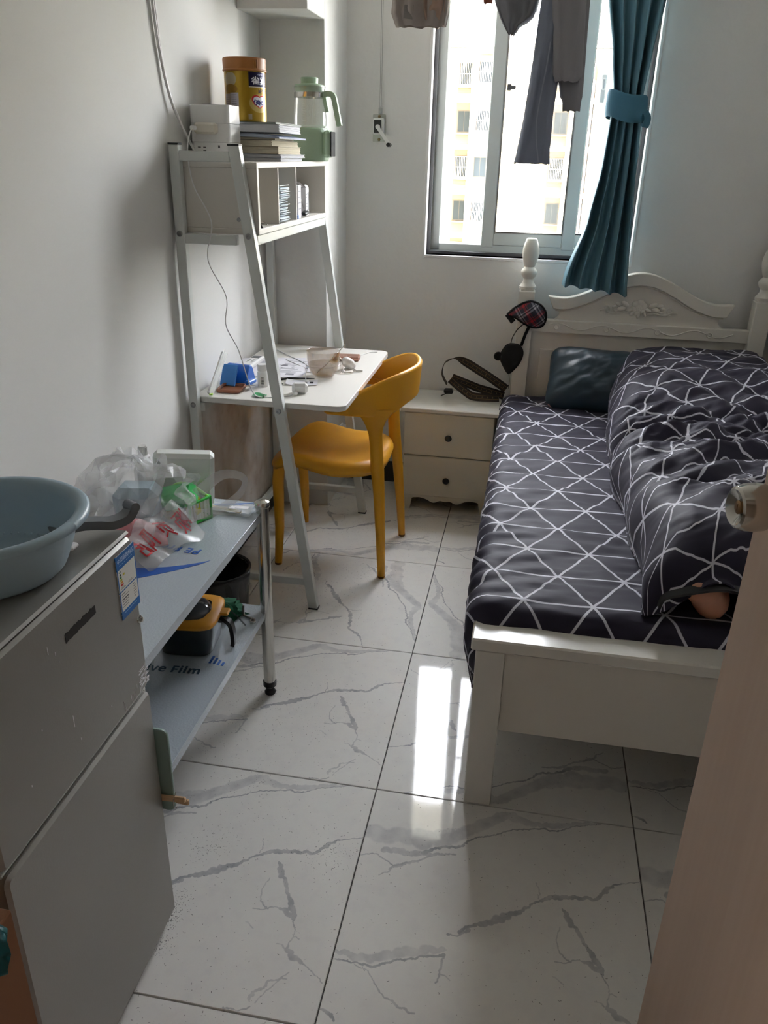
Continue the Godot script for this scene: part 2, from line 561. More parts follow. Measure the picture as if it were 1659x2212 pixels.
func wall_dirt():
	# left wall below the desk: brown scuffs and stains rubbed into the paint
	var w = 512; var h = 400
	var img = Image.create(w, h, false, Image.FORMAT_RGB8)
	var nz = FastNoiseLite.new(); nz.seed = 31; nz.frequency = 0.02; nz.fractal_octaves = 5
	var nv = FastNoiseLite.new(); nv.seed = 12; nv.frequency = 0.05; nv.fractal_octaves = 4
	for y in h:
		for x in w:
			var z = -3.46 + 3.26 * x / w; var yy = CH * (1.0 - float(y) / h)
			var inside = clamp((0.72 - yy) / 0.1, 0.0, 1.0) * clamp((z + 3.08) / 0.1, 0.0, 1.0) * clamp((-2.25 - z) / 0.12, 0.0, 1.0)
			var s = clamp(nz.get_noise_2d(x * 1.1, y * .8) * 1.3 + 0.6, 0.0, 1.0) * (0.8 + 0.5 * nv.get_noise_2d(x * 1.5, y * 1.1))
			s *= inside
			var sp = 0.0
			if nv.get_noise_2d(x * 3.0, y * 3.0) > 0.46: sp = 0.12
			var k = clamp(s * 0.5 + sp * inside, 0.0, 1.0)
			img.set_pixel(x, y, Color(0.914, 0.914, 0.902).lerp(Color(0.60, 0.51, 0.42), k))
	return img

func build_room():
	build_floor()
	# left wall with its painted inner face
	var st = ns()
	flat(st)
	var x = WL
	quad(st, Vector3(x, 0, ZF), Vector3(x, 0, ZB), Vector3(x, CH, ZB), Vector3(x, CH, ZF), Vector2(1, 1), Vector2(0, 1), Vector2(0, 0), Vector2(1, 0))
	box(st, Vector3(x - .0755, CH * .5, (ZF + ZB) * .5 - .1), Vector3(.15, CH, ZF - ZB + .4))
	var wm = texmat(wall_dirt(), 0.75)
	struct("wall_left", st, wm)
	st = ns(); box(st, Vector3(WR + .075, CH * .5, -1.8), Vector3(.15, CH, 3.7))
	struct("wall_right", st, M.wall)
	# window wall
	st = ns()
	var wx0 = -0.447; var wx1 = 0.382; var wy0 = 1.033; var wy1 = 2.35; var t = 0.2
	box(st, Vector3((WL - .2 + wx0) * .5, CH * .5, ZB - t * .5), Vector3(wx0 - WL + .2, CH, t))
	box(st, Vector3((WR + .2 + wx1) * .5, CH * .5, ZB - t * .5), Vector3(WR + .2 - wx1, CH, t))
	box(st, Vector3((wx0 + wx1) * .5, wy0 * .5, ZB - t * .5), Vector3(wx1 - wx0, wy0, t))
	box(st, Vector3((wx0 + wx1) * .5, (wy1 + CH) * .5, ZB - t * .5), Vector3(wx1 - wx0, CH - wy1, t))
	struct("wall_back", st, M.wall)
	# unseen outer face of this block, added to shade the houses across
	st = ns()
	var oz = ZB - t - .15
	box(st, Vector3(-30.4 + wx0 * .5 - .1, 14, oz), Vector3(60.8 + wx0 - .2 + .0, 76, .25))
	box(st, Vector3(30.4 + wx1 * .5 + .1, 14, oz), Vector3(60.8 - wx1 + .2 - .4, 76, .25))
	box(st, Vector3((wx0 + wx1) * .5, (wy0 - .05 - 24) * .5, oz), Vector3(1.3, 24 + wy0 - .05, .25))
	box(st, Vector3((wx0 + wx1) * .5, (wy1 + .05 + 52) * .5, oz), Vector3(1.3, 52 - wy1 - .05, .25))
	struct("wall_outside_shade", st, M.outer)
	# pier and boxed duct in the far left corner
	st = ns(); box(st, Vector3((WL - .784) * .5, CH * .5, (ZB - 3.111) * .5), Vector3(-.784 - WL, CH, -3.111 - ZB), 0.002)
	struct("wall_pier", st, M.wall)
	st = ns(); box(st, Vector3((WL - .784) * .5, (1.832 + CH) * .5, -3.0), Vector3(-.784 - WL, CH - 1.832, .224), 0.002)
	struct("wall_duct_box", st, M.wall)
	st = ns(); box(st, Vector3(-.03, CH + .05, -1.2), Vector3(2.4, .1, 4.9))
	struct("ceiling", st, M.ceiling)
	# door wall and the hall behind the camera
	st = ns()
	var fz = ZF + .06
	box(st, Vector3((WL - .2 - .35) * .5, CH * .5, fz), Vector3(-.35 - WL + .2, CH, .12))
	box(st, Vector3((.5 + WR + .2) * .5, CH * .5, fz), Vector3(WR + .2 - .5, CH, .12))
	box(st, Vector3(.075, (2.06 + CH) * .5, fz), Vector3(.85, CH - 2.06, .12))
	struct("wall_front", st, M.wall)
	st = ns(); box(st, Vector3(WL - .075, CH * .5, .56), Vector3(.15, CH, 1.28)); struct("wall_hall_left", st, M.hall_wall)
	st = ns(); box(st, Vector3(WR + .075, CH * .5, .56), Vector3(.15, CH, 1.28)); struct("wall_hall_right", st, M.hall_wall)
	st = ns(); box(st, Vector3(-.03, CH * .5, 1.275), Vector3(2.4, CH, .15)); struct("wall_hall_back", st, M.hall_wall)
	# black skirting
	st = ns(); box(st, Vector3(WL + .004, .045, (ZF - 3.111) * .5), Vector3(.008, .09, ZF + 3.111), .001); struct("baseboard_left", st, M.skirt)
	st = ns(); box(st, Vector3((-.784 + WR) * .5, .05, ZB + .004), Vector3(WR + .784, .1, .008), .001); struct("baseboard_back", st, M.skirt)
	st = ns(); box(st, Vector3(WR - .004, .045, (ZF + ZB) * .5), Vector3(.008, .09, ZF - ZB - .02), .001); struct("baseboard_right", st, M.skirt)
	# hall wall lamp, warm, on the side wall outside the door
	var lamp = thing("wall_lamp", "square warm white lamp on the hall wall outside the door", "lamp", Vector3(WL, 1.15, .5))
	st = ns(); box(st, Vector3(.02, 0, 0), Vector3(.04, .32, .32), .006); obj("housing", st, M.white_plastic, lamp)
	st = ns(); box(st, Vector3(.042, 0, 0), Vector3(.006, .28, .28), .002)
	var gm = mat("fff1e0", .6); gm.emission_enabled = true; gm.emission = Color("ffeddd"); gm.emission_energy_multiplier = 1.0
	obj("lamp_diffuser", st, gm, lamp)
	var al = AreaLight3D.new(); al.name = "hall_light"
	lamp.add_child(al)
	al.position = Vector3(.055, 0, 0); al.rotation.y = -PI / 2
	al.area_size = Vector2(.28, .28); al.light_color = Color("ffeddd"); al.light_energy = 0.48
	al.area_range = 8.0
	al.shadow_enabled = true

func build_window():
	var w = Node3D.new(); w.name = "window_1"; add_child(w); w.set_meta("kind", "structure")
	var x0 = -.447; var x1 = .382; var y0 = 1.033; var y1 = 2.35
	# thin white casing round the reveal
	var st = ns()
	box(st, Vector3(x0 - .006, (y0 + y1) * .5, ZB - .045), Vector3(.012, y1 - y0 + .03, .1), .002)
	box(st, Vector3(x1 + .006, (y0 + y1) * .5, ZB - .045), Vector3(.012, y1 - y0 + .03, .1), .002)
	box(st, Vector3((x0 + x1) * .5, y0 - .006, ZB - .045), Vector3(x1 - x0, .012, .1), .002)
	box(st, Vector3((x0 + x1) * .5, y1 + .006, ZB - .045), Vector3(x1 - x0, .012, .1), .002)
	obj("casing", st, M.trim, w)
	# dark rubber track, then the aluminium frame
	st = ns()
	for s in [[x0 + .007, 1], [x1 - .007, -1]]:
		box(st, Vector3(s[0], (y0 + y1) * .5, ZB - .075), Vector3(.014, y1 - y0, .05), .001)
	box(st, Vector3((x0 + x1) * .5, y0 + .006, ZB - .075), Vector3(x1 - x0, .012, .05), .001)
	obj("track", st, M.alu_dark, w)
	st = ns()
	for s in [x0 + .026, x1 - .026]:
		box(st, Vector3(s, (y0 + y1) * .5, ZB - .11), Vector3(.05, y1 - y0, .07), .003)
	box(st, Vector3((x0 + x1) * .5, y0 + .022, ZB - .11), Vector3(x1 - x0, .04, .07), .003)
	box(st, Vector3((x0 + x1) * .5, y1 - .022, ZB - .11), Vector3(x1 - x0, .044, .07), .003)
	obj("frame", st, M.alu, w)
	for k in 2:
		# sash 0 slides in front; sash 1 behind it on the right
		var a = [-.222, .109][k]; var b = [.162, .36][k]; var z = [ZB - .088, ZB - .125][k]
		var sw = [.052, .05][k]
		st = ns()
		box(st, Vector3(a + sw * .5, (y0 + y1) * .5, z), Vector3(sw, y1 - y0 - .06, .03), .003)
		box(st, Vector3(b - sw * .5, (y0 + y1) * .5, z), Vector3(sw, y1 - y0 - .06, .03), .003)
		box(st, Vector3((a + b) * .5, y0 + .065, z), Vector3(b - a - sw * 2 + .002, .05, .03), .003)
		box(st, Vector3((a + b) * .5, y1 - .06, z), Vector3(b - a - sw * 2 + .002, .05, .03), .003)
		var sash = obj("sash", st, M.alu, w)
		st = ns()
		box(st, Vector3((a + b) * .5, (y0 + y1) * .5, z), Vector3(b - a - sw * 2 + .01, y1 - y0 - .16, .005))
		obj("pane", st, M.frosted, sash)
		st = ns()
		for q in [a + sw + .003, b - sw - .003]:
			box(st, Vector3(q, (y0 + y1) * .5, z + .011), Vector3(.006, y1 - y0 - .17, .008), .001)
		for q in [y0 + .093, y1 - .088]:
			box(st, Vector3((a + b) * .5, q, z + .011), Vector3(b - a - 2 * sw, .006, .008), .001)
		obj("gasket", st, M.alu_dark if k == 1 else M.steel_dull, sash)
	st = ns()
	box(st, Vector3(.205, 1.66, ZB - .1), Vector3(.022, .1, .014), .004)
	box(st, Vector3(.205, 1.675, ZB - .085), Vector3(.014, .04, .02), .004)
	obj("latch", st, M.white_plastic, w)
	st = ns()
	box(st, Vector3(-.14, 1.66, ZB - .075), Vector3(.026, .014, .012), .003)
	box(st, Vector3(-.152, 1.66, ZB - .072), Vector3(.016, .024, .008), .003)
	obj("sash_pull", st, M.alu_dark, w)

# ---------------------------------------------------------------- outside
func build_outside():
	var b = thing("apartment_building", "cream and pink apartment block with barred balconies, across from the open window", "building", Vector3(0, -18, -58))
	var cream = mat("ded6ba", .85); var tan_ = mat("8a7c6c", .85); var pink = mat("c99fa2", .85); var white = mat("e8e6e2", .8); var frame = mat("5c564e", .7)
	var glass_ = mat("363c40", .3, 0.0, .2)
	var B = func(c, s): 
		var q = ns(); box(q, c + Vector3(0, 18, 0), s); return q
	obj("wall", B.call(Vector3(0, -5.3, -1.2), Vector3(44, 27, 2.2)), cream, b)
	obj("side_wall", B.call(Vector3(26, -4, -3), Vector3(9, 32, 2.2)), cream, b)
	var share = {}
	for unit in range(-3, 4):
		var ux = unit * 6.2
		var mir = 1
		# pilasters
		for p in [[-7.0, 1.1], [-4.62, .34], [-3.1, .5]]:
			obj("pilaster", B.call(Vector3(ux + p[0], -4.4, .65), Vector3(p[1], 22.4, 1.6)), cream, b)
		obj("recess_wall", B.call(Vector3(ux - 5.3, -4.4, -.06), Vector3(1.0, 22.4, .1)), tan_, b)
		obj("bay_wall", B.call(Vector3(ux - 3.95, -4.9, .5), Vector3(1.05, 21.4, 1.2)), pink, b)
		for f in 7:
			var y = 6.8 - 2.72 * f
			for col in 2:
				var cx_ = ux + [-5.27, -3.97][col]; var wz = [.02, 1.1][col]
				var ww = [.86, .84][col]; var wh = [1.3, 1.25][col]
				var fr = obj("window", B.call(Vector3(cx_, y - wh * .5, wz), Vector3(ww, wh, .08)), frame, b)
				obj("pane", B.call(Vector3(cx_ - ww * .23, y - wh * .5, wz + .05), Vector3(ww * .42, wh - .12, .03)), glass_, fr)
				obj("pane", B.call(Vector3(cx_ + ww * .23, y - wh * .5, wz + .04), Vector3(ww * .42, wh - .12, .03)), glass_, fr)
				obj("sill", B.call(Vector3(cx_, y - wh - .07, wz + .12), Vector3(ww + .15, .1, .35)), white if col else tan_, b)
				if (f + col) % 2 == 0 or f == 0:
					var q = ns()
					for k in 9:
						box(q, Vector3(cx_ - ww * .5 + ww * k / 8.0, y - wh * .5 + 18, wz + .3), Vector3(.035, wh, .035))
					for k in 3:
						box(q, Vector3(cx_, y - wh * (.02 + .48 * k) + 18, wz + .3), Vector3(ww + .05, .04, .04))
					obj("window_bars", q, white, b)
			# floor cornice
			obj("cornice", B.call(Vector3(ux - 4.2, y + .55, .75), Vector3(4.6, .26, 1.75)), cream, b)
			if f % 2 == 0:
				obj("spandrel", B.call(Vector3(ux - 5.3, y - 2.0, .02), Vector3(.98, .5, .16)), tan_, b)
		# roof terrace: wall, bars, corrugated awning
		obj("terrace_recess", B.call(Vector3(ux - 4.3, 8.5, .12), Vector3(4.2, 2.0, .1)), tan_, b)
		obj("terrace_wall", B.call(Vector3(ux - 4.3, 7.55, .75), Vector3(4.4, .25, 1.75)), cream, b)
		var q2 = ns()
		for k in 26:
			box(q2, Vector3(ux - 6.3 + k * .16, 8.35 + 18, 1.5), Vector3(.04, 1.4 + (1.0 if k > 9 else 0.0), .04))
		for k in 3:
			box(q2, Vector3(ux - 4.3, 7.8 + k * .62 + 18, 1.5), Vector3(4.2, .05, .05))
		obj("terrace_bars", q2, white, b)
		var q3 = ns()
		for k in 40:
			box(q3, Vector3(ux - 6.4 + k * .11, 9.6 + 18, .5), Vector3(.07, .06, 2.8), 0.0, Transform3D(Basis.IDENTITY, Vector3.ZERO))
		box(q3, Vector3(ux - 4.3, 9.55 + 18, .5), Vector3(4.4, .05, 2.8))
		obj("awning", q3, white, b)

# ---------------------------------------------------------------- bed
func crest_y(x):
	var t = (x - .437) / .36
	var a = abs(t)
	return .897 + .111 * (0.5 + 0.5 * cos(PI * clamp(a * 1.08, 0.0, 1.0))) ** 1.15 + .006 * max(0.0, a - .8) * 5.0

func build_bed():
	var b = thing("bed_frame", "white painted single bed frame with carved headboard and turned posts", "bed", Vector3(.437, 0, -2.42))
	var m = M.bed_white
	var st
	for s in [[-.010, 1], [.9, 1]]:
		# head post with a turned finial
		st = ns()
		box(st, Vector3(s[0], .46, -3.385), Vector3(.064, .92, .064), .003)
		var t4 = ns()
		box(st, Vector3(s[0], .922, -3.385), Vector3(.052, .012, .052), .004)
		var post = wobj("head_post", st, m, b)
		st = ns()
		lathe(st, [Vector2(0, .926), Vector2(.033, .926), Vector2(.034, .936), Vector2(.028, .944), Vector2(.021, .955), Vector2(.020, .966), Vector2(.027, .974), Vector2(.0315, .984), Vector2(.0325, .992), Vector2(.029, 1.001), Vector2(.022, 1.007), Vector2(.020, 1.012), Vector2(.0255, 1.025), Vector2(.0315, 1.046), Vector2(.0335, 1.064), Vector2(.032, 1.083), Vector2(.027, 1.102), Vector2(.021, 1.117), Vector2(.019, 1.12), Vector2(0, 1.121)], at(Vector3(s[0], 0, -3.385)), 32)
		obj("finial", st, m, post)
	# panel with boards between the posts
	st = ns(); box(st, Vector3(.445, .59, -3.40), Vector3(.85, .33, .018), .001)
	wobj("head_panel", st, m, b)
	for k in 9:
		st = ns(); box(st, Vector3(.105 + k * .0845, .575, -3.388), Vector3(.0825, .22, .008), .0025)
		wobj("board", st, m, b)
	st = ns(); box(st, Vector3(.445, .782, -3.388), Vector3(.852, .052, .034), .003)
	var rail = wobj("head_rail", st, m, b)
	st = ns()
	var pts = []
	for k in 90:
		var x = .09 + .72 * k / 89.0
		pts.append(Vector3(x, .784 + .012 * sin((x - .09) / .1795 * TAU + PI * .1), -3.371))
	tube(st, pts, .0028, 6)
	obj("wave_line", st, m, rail)
	for k in 4:
		st = ns()
		var c = Vector3(.122 + k * .2, .781, -3.371)
		var ring = []
		for j in 21: ring.append(c + Vector3(cos(TAU * j / 20), sin(TAU * j / 20), 0) * .0095)
		tube(st, ring, .0034, 6, 1.0, false)
		obj("ring", st, m, rail)
	# crest board and moulding
	var poly = []
	for k in 41:
		var x = .09 + .694 * k / 40.0
		poly.append(Vector2(x, crest_y(x) - .03))
	poly.append_array([Vector2(.772, .855), Vector2(.752, .843), Vector2(.746, .83), Vector2(.752, .818), Vector2(.768, .806), Vector2(.106, .806), Vector2(.122, .818), Vector2(.128, .83), Vector2(.122, .843), Vector2(.102, .855)])
	st = ns(); extr(st, poly, .018, Transform3D(Basis.IDENTITY, Vector3(0, 0, -3.396)), true)
	var crest = wobj("crest", st, m, b)
	poly = []
	for k in 49:
		var x = .077 + .72 * k / 48.0
		poly.append(Vector2(x, crest_y(x)))
	var under = []
	for k in 49:
		var x = .1 + .674 * k / 48.0
		under.append(Vector2(x, crest_y(x) - .048))
	under.reverse()
	poly.append_array(under)
	st = ns(); extr(st, poly, .04, Transform3D(Basis.IDENTITY, Vector3(0, 0, -3.388)), true, .003)
	obj("crest_moulding", st, m, crest)
	st = ns()
	pts = []
	for k in 60:
		var x = .11 + .654 * k / 59.0
		pts.append(Vector3(x, crest_y(x) - .053, -3.384))
	tube(st, pts, .004, 6)
	obj("bead", st, m, crest)
	# carved rose with leaves and scrolls
	st = ns()
	var rc = Vector3(.437, .872, -3.386)
	var petal = func(c, r, ang, tilt, el):
		var xf = Transform3D(Basis.from_euler(Vector3(0, 0, ang)) * Basis.from_euler(Vector3(0, tilt, 0)), c)
		var prof = []
		for k in 7: prof.append(Vector2(sin(PI * k / 6.0) * r, -cos(PI * k / 6.0) * r))
		lathe(st, prof, xf.scaled_local(Vector3(1.0, el, .6)), 12)
	for k in 6:
		var a = TAU * k / 6.0 + .3
		petal.call(rc + Vector3(cos(a), sin(a), 0) * .019, .0165, a, .3, .95)
	for k in 5:
		var a = TAU * k / 5.0
		petal.call(rc + Vector3(cos(a) * .009, sin(a) * .009, .005), .011, a, .4, .9)
	petal.call(rc + Vector3(0, 0, .009), .007, 0, 0, 1.0)
	for k in 5:
		var a = PI + PI * (k + .5) / 5.0
		petal.call(rc + Vector3(cos(a) * .036, sin(a) * .026, 0), .017, a, 0.0, .45)
	for s in [-1, 1]:
		for q in [[.055, .012, .017, .5], [.066, -.006, .017, -.2], [.08, .01, .014, .3], [.093, 0, .012, -.3]]:
			petal.call(rc + Vector3(s * q[0], q[1], 0), q[2], s * q[3], 0.0, .6)
		for q in [[.09, .0, .019, 1.0], [.125, -.004, .015, -1.0]]:
			var sp = []
			for k in 26:
				var t = k / 25.0
				var a = (PI * .5 + t * 7.0) * q[3]
				sp.append(rc + Vector3(s * (q[0] + cos(a) * q[2] * (1.05 - t)), q[1] - .005 + sin(a) * q[2] * (1.05 - t), 0))
			tube(st, sp, .0046, 6)
		tube(st, curve([rc + Vector3(s * .03, -.022, 0), rc + Vector3(s * .06, -.02, 0), rc + Vector3(s * .1, -.026, 0), rc + Vector3(s * .13, -.012, 0), rc + Vector3(s * .152, -.016, 0)], 6), .005, 6)
	obj("rose_carving", st, m, crest)
	# side rails, bed base, foot end
	for x in [-.028, .918]:
		st = ns(); box(st, Vector3(x, .31, -2.43), Vector3(.022, .2, 1.85), .002); wobj("side_rail", st, m, b)
	for k in 9:
		st = ns(); box(st, Vector3(.445, .262, -3.25 + k * .205), Vector3(.92, .016, .09), .001); wobj("slat", st, m, b)
	for x in [-.011, .901]:
		st = ns(); box(st, Vector3(x, .2165, -1.509), Vector3(.064, .433, .07), .002); wobj("foot_post", st, M.white_gloss, b)
	st = ns(); box(st, Vector3(.445, .323, -1.5), Vector3(.85, .22, .022), .002); wobj("foot_board", st, m, b)
	st = ns(); box(st, Vector3(.445, .4485, -1.511), Vector3(.998, .031, .082), .004); wobj("foot_cap", st, M.white_gloss, b)

func lattice_image(bg, fg):
	# equilateral triangle lines; one period is a wide and 1.732 a tall
	var w = 512; var h = 887
	var lw = 0.021
	var data = PackedByteArray(); data.resize(w * h * 3)
	var nz = FastNoiseLite.new(); nz.seed = 4; nz.frequency = .4
	for y in h:
		for x in w:
			var u = float(x) / w; var v = float(y) / w   # in units of a
			var d = 9.0
			for k in 3:
				var nrm = Vector2(cos(PI * .5 + k * PI / 3.0), sin(PI * .5 + k * PI / 3.0))
				var q = nrm.x * u + nrm.y * v
				var f = fposmod(q / .8660254 + .5, 1.0) - .5
				d = min(d, abs(f) * .8660254)
			var c = bg
			var t = clamp((lw - d) / .006 + .5, 0.0, 1.0)
			c = bg.lerp(fg, t)
			var g = 1.0 + .05 * nz.get_noise_2d(x, y * .3)
			var i = (y * w + x) * 3
			data[i] = int(255 * clamp(c.r * g, 0, 1)); data[i + 1] = int(255 * clamp(c.g * g, 0, 1)); data[i + 2] = int(255 * clamp(c.b * g, 0, 1))
	return Image.create_from_data(w, h, false, Image.FORMAT_RGB8, data)

const LA := 0.154
func lat_uv(x, z): return Vector2(x / LA, z / (LA * 1.7320508))

func build_bedding():
	var img = lattice_image(Color(.135, .119, .195), Color(.82, .82, .86))
	var fab = texmat(img, .62)
	fab.rim_enabled = true; fab.rim = .12; fab.rim_tint = .5; fab.metallic_specular = .35
	M.lattice = fab
	# mattress in a fitted sheet, printed side follows the cloth over the edges
	var x0 = -.076; var x1 = .905; var z0 = -3.345; var z1 = -1.535; var r = .05; var top = .5
	var nz = FastNoiseLite.new(); nz.seed = 77; nz.frequency = 1.0; nz.fractal_octaves = 3
	var drop = .27
	var f = func(u, v):
		var px = lerp(x0 + r - drop, x1 - r + .12, u); var pz = lerp(z0 + r - .12, z1 - r + .2, v)
		var cx_ = clamp(px, x0 + r, x1 - r); var cz = clamp(pz, z0 + r, z1 - r)
		var ex = px - cx_; var ez = pz - cz
		var d = min(Vector2(ex, ez).length(), drop)
		var dir = Vector2(ex, ez).normalized() if d > 1e-5 else Vector2.ZERO
		var out; var dn
		if d < r * PI * .5: out = r * sin(d / r); dn = r * (1.0 - cos(d / r))
		else: out = r; dn = r + d - r * PI * .5
		if d > .15: out -= (d - .15) * .25
		var wr = nz.get_noise_2d(px * 3.2 + pz * 1.5, pz * 13.0) * .0055 + nz.get_noise_2d(px * 7.0 - pz * 5.0, pz * 30.0 + 40.0) * .0032
		wr += exp(-pow((px - .0) / .1, 2.0)) * .003 * sin(pz * 90.0 + px * 30.0)
		return Vector3(cx_ + dir.x * (out + wr), top - dn + (wr if d < .08 else 0.0), cz + dir.y * (out + wr))
	var uvf = func(u, v, _p):
		var px = lerp(x0 + r - drop, x1 - r + .12, u); var pz = lerp(z0 + r - .12, z1 - r + .2, v)
		return lat_uv(px + .0155 * (pz + 2.1) + .018, pz + 1.73)
	var mt = thing("mattress", "mattress in a dark slate fitted sheet printed with white triangle lines", "mattress", Vector3(.41, .27, -2.43))
	var st = ns()
	box(st, Vector3(.41, .375, -2.44), Vector3(.9, .2, 1.73), .04)
	wobj("core", st, mat("d8d4cc", .9), mt)
	st = ns()
	sheet(st, 110, 190, func(u, v): return f.call(1.0 - u, v), .002, func(u, v, p): return uvf.call(1.0 - u, v, p))
	wobj("fitted_sheet", st, fab, mt)
	# pillow
	var pl = thing("pillow", "dark teal satin pillow with a pink underside, leaning on the headboard", "pillow", Vector3(.29, .5, -3.25))
	var pxf = Transform3D(Basis.from_euler(Vector3(deg_to_rad(48), deg_to_rad(-4), deg_to_rad(-2))), Vector3(.3, .6, -3.235))
	for side in [1, -1]:
		st = ns()
		var g = func(u, v):
			var a = (u * 2.0 - 1.0); var c = (v * 2.0 - 1.0)
			var k = pow(max(0.0, 1.0 - pow(abs(a), 2.6)), .55) * pow(max(0.0, 1.0 - pow(abs(c), 2.6)), .55)
			# rounded corners and sides drawn in between them
			var cr = 1.0 - .14 * pow(abs(a), 6.0) * pow(abs(c), 6.0)
			var pinch = (1.0 - .05 * (1.0 - abs(a))) * cr
			a *= (1.0 - .05 * (1.0 - abs(c))) * cr
			var wv = nz.get_noise_2d(a * 1.4 + c * 2.2, c * .8 - a * 1.6 + side * 20.0) * .011 * k + .0015 * nz.get_noise_2d(a * 5.0 + c * 7.0, c * 3.0) * k
			return pxf * Vector3(a * .2, (k * .075 + wv) * side, c * .145 * pinch)
		if side > 0: sheet(st, 40, 30, func(u, v): return g.call(1.0 - u, v))
		else: sheet(st, 40, 30, g)
		var sat = mat("142a37", .4) if side > 0 else mat("c08c8c", .6)
		if side > 0: sat.rim_enabled = true; sat.rim = .4
		var part = wobj("cover" if side > 0 else "underside", st, sat, pl)
		if side < 0: lbl(part, "dusty pink underside")
	# duvet
	var rg = FastNoiseLite.new(); rg.seed = 15; rg.frequency = 1.0; rg.fractal_octaves = 3; rg.fractal_type = FastNoiseLite.FRACTAL_RIDGED
	var left = func(z):
		if z < -2.75: return lerp(.325, .36, clamp((-2.75 - z) / .4, 0.0, 1.0))
		return .317 + .01 * sin(z * 6.0) + .008 * sin(z * 17.0)
	var zf = -1.575; var zh = -3.345
	var dh = func(x, z):
		var H = .15
		H = lerp(H, .205, smoothstep(-2.6, -2.95, z))
		H += .03 * exp(-pow((z + 1.8) / .16, 2.0)) - .012 * exp(-pow((z + 2.5) / .15, 2.0))
		H += .03 * smoothstep(.38, .55, x)
		var wr = exp(-pow((z + 2.42) / .26, 2.0))
		var calm = .3 + .9 * wr
		var wx = x + .05 * nz.get_noise_2d(x * 4.0, z * 4.0 + 7.0)
		H += (rg.get_noise_2d(wx * 2.4 + z * 1.5, z * 5.2 + wx * .8) - .2) * .026 * calm
		H += nz.get_noise_2d(x * 3.0 + 5.0, z * 9.0 + x * 4.0) * .014 * (.5 + wr)
		# long creases fanning from the middle towards the near corner
		var q = Vector2(x - .92, z + 2.3)
		H += .010 * sin(q.angle() * 26.0 + q.length() * 5.0) * smoothstep(.1, .35, q.length()) * (1.0 - smoothstep(.5, .95, q.length()))
		H += .014 * sin((z + x * .35) * 30.0 + 2.5 * nz.get_noise_2d(x * 3.0, z * 2.0)) * wr
		# fold line across the near third
		H -= .026 * exp(-pow((z - (-2.04 + .28 * (x - .36))) / .022, 2.0)) * smoothstep(.33, .45, x) * (1.0 - smoothstep(.75, .9, x))
		# rounded rims
		var e = clamp((x - left.call(z)) / .085, 0.0, 1.0)
		var ra = sqrt(max(0.0, 1.0 - (1.0 - e) * (1.0 - e)))
		var e2 = clamp((.935 - x) / .06, 0.0, 1.0)
		ra *= sqrt(max(0.0, 1.0 - (1.0 - e2) * (1.0 - e2)))
		var e3 = clamp((zf - z) / .13, 0.0, 1.0)
		var rz = sqrt(max(0.0, 1.0 - (1.0 - e3) * (1.0 - e3)))
		var mouth = exp(-pow((x - .455) / .08, 2.0)) * .1
		var e4 = clamp((z - zh) / .06, 0.0, 1.0)
		rz *= lerp(.35, 1.0, sqrt(max(0.0, 1.0 - (1.0 - e4) * (1.0 - e4))))
		return top + .006 + max(H * ra * rz, min(mouth, H) * ra)
	var nu = 96; var nv = 230
	var P = []; var U = []
	var rows = []
	for i in nu + 1:
		for j in nv + 1:
			var v = float(j) / nv
			var z = lerp(zh, zf + .0, v)
			var l = left.call(z) - .004
			var t = float(i) / nu
			var tt = lerp(t, t * t, .45)
			var x = lerp(l, .937, tt)
			var y = dh.call(x, z)
			# the near edge bulges over itself a little, as a filled quilt does
			var bul = .022 * (1.0 - clamp((x - l) / .07, 0.0, 1.0)) * clamp((y - top - .01) / .06, 0.0, 1.0)
			P.append(Vector3(x - bul, y, z))
			U.append(Vector2.ZERO)
	for j in nv + 1:
		# unrolled length across, from a line inside the quilt
		var run = 0.0
		for i in nu + 1:
			if i > 0: run += P[i * (nv + 1) + j].distance_to(P[(i - 1) * (nv + 1) + j])
			U[i * (nv + 1) + j].x = run
	for i in nu + 1:
		var run = 0.0
		for j in nv + 1:
			if j > 0: run += P[i * (nv + 1) + j].distance_to(P[i * (nv + 1) + j - 1])
			U[i * (nv + 1) + j].y = run
	var ref = U[int(nu * .55) * (nv + 1) + nv].y
	for k in U.size():
		var q = U[k]
		var a = deg_to_rad(4.0)
		q.y -= 1.5
		q = Vector2(q.x * cos(a) - q.y * sin(a), q.x * sin(a) + q.y * cos(a))
		U[k] = lat_uv(q.x + .05, q.y + 1.75)
	var dv = thing("duvet", "rumpled dark slate duvet printed with white triangle lines, over a sleeper", "duvet", Vector3(.63, .5, -2.45))
	st = ns()
	var w = nv + 1
	var P2 = []; var U2 = []
	for i in nu + 1:
		for j in nv + 1:
			P2.append(P[(nu - i) * w + j]); U2.append(U[(nu - i) * w + j])
	sheet_grid(st, nu, nv, P2, U2, .004)
	wobj("cover", st, fab, dv)
	# grey lining turned out round the raised mouth at the foot end
	st = ns()
	var lin = func(u, v):
		var a = lerp(-1.25, 1.25, u)
		var x = .455 + .13 * sin(a) ; var h = .1 * pow(max(0.0, cos(a * 1.12)), .8)
		var z = lerp(zf - .16, zf + .012, v)
		var flare = .012 * v * v
		return Vector3(x + .012 * sin(a * 3.0) * v, top + .004 + (h + flare) * (1.0 - .25 * v) + .006 * sin(a * 5.0 + 1.0) * v, z)
	sheet(st, 40, 14, lin, .006)
	lbl(wobj("lining", st, mat("2e2e31", .85), dv), "plain charcoal lining")

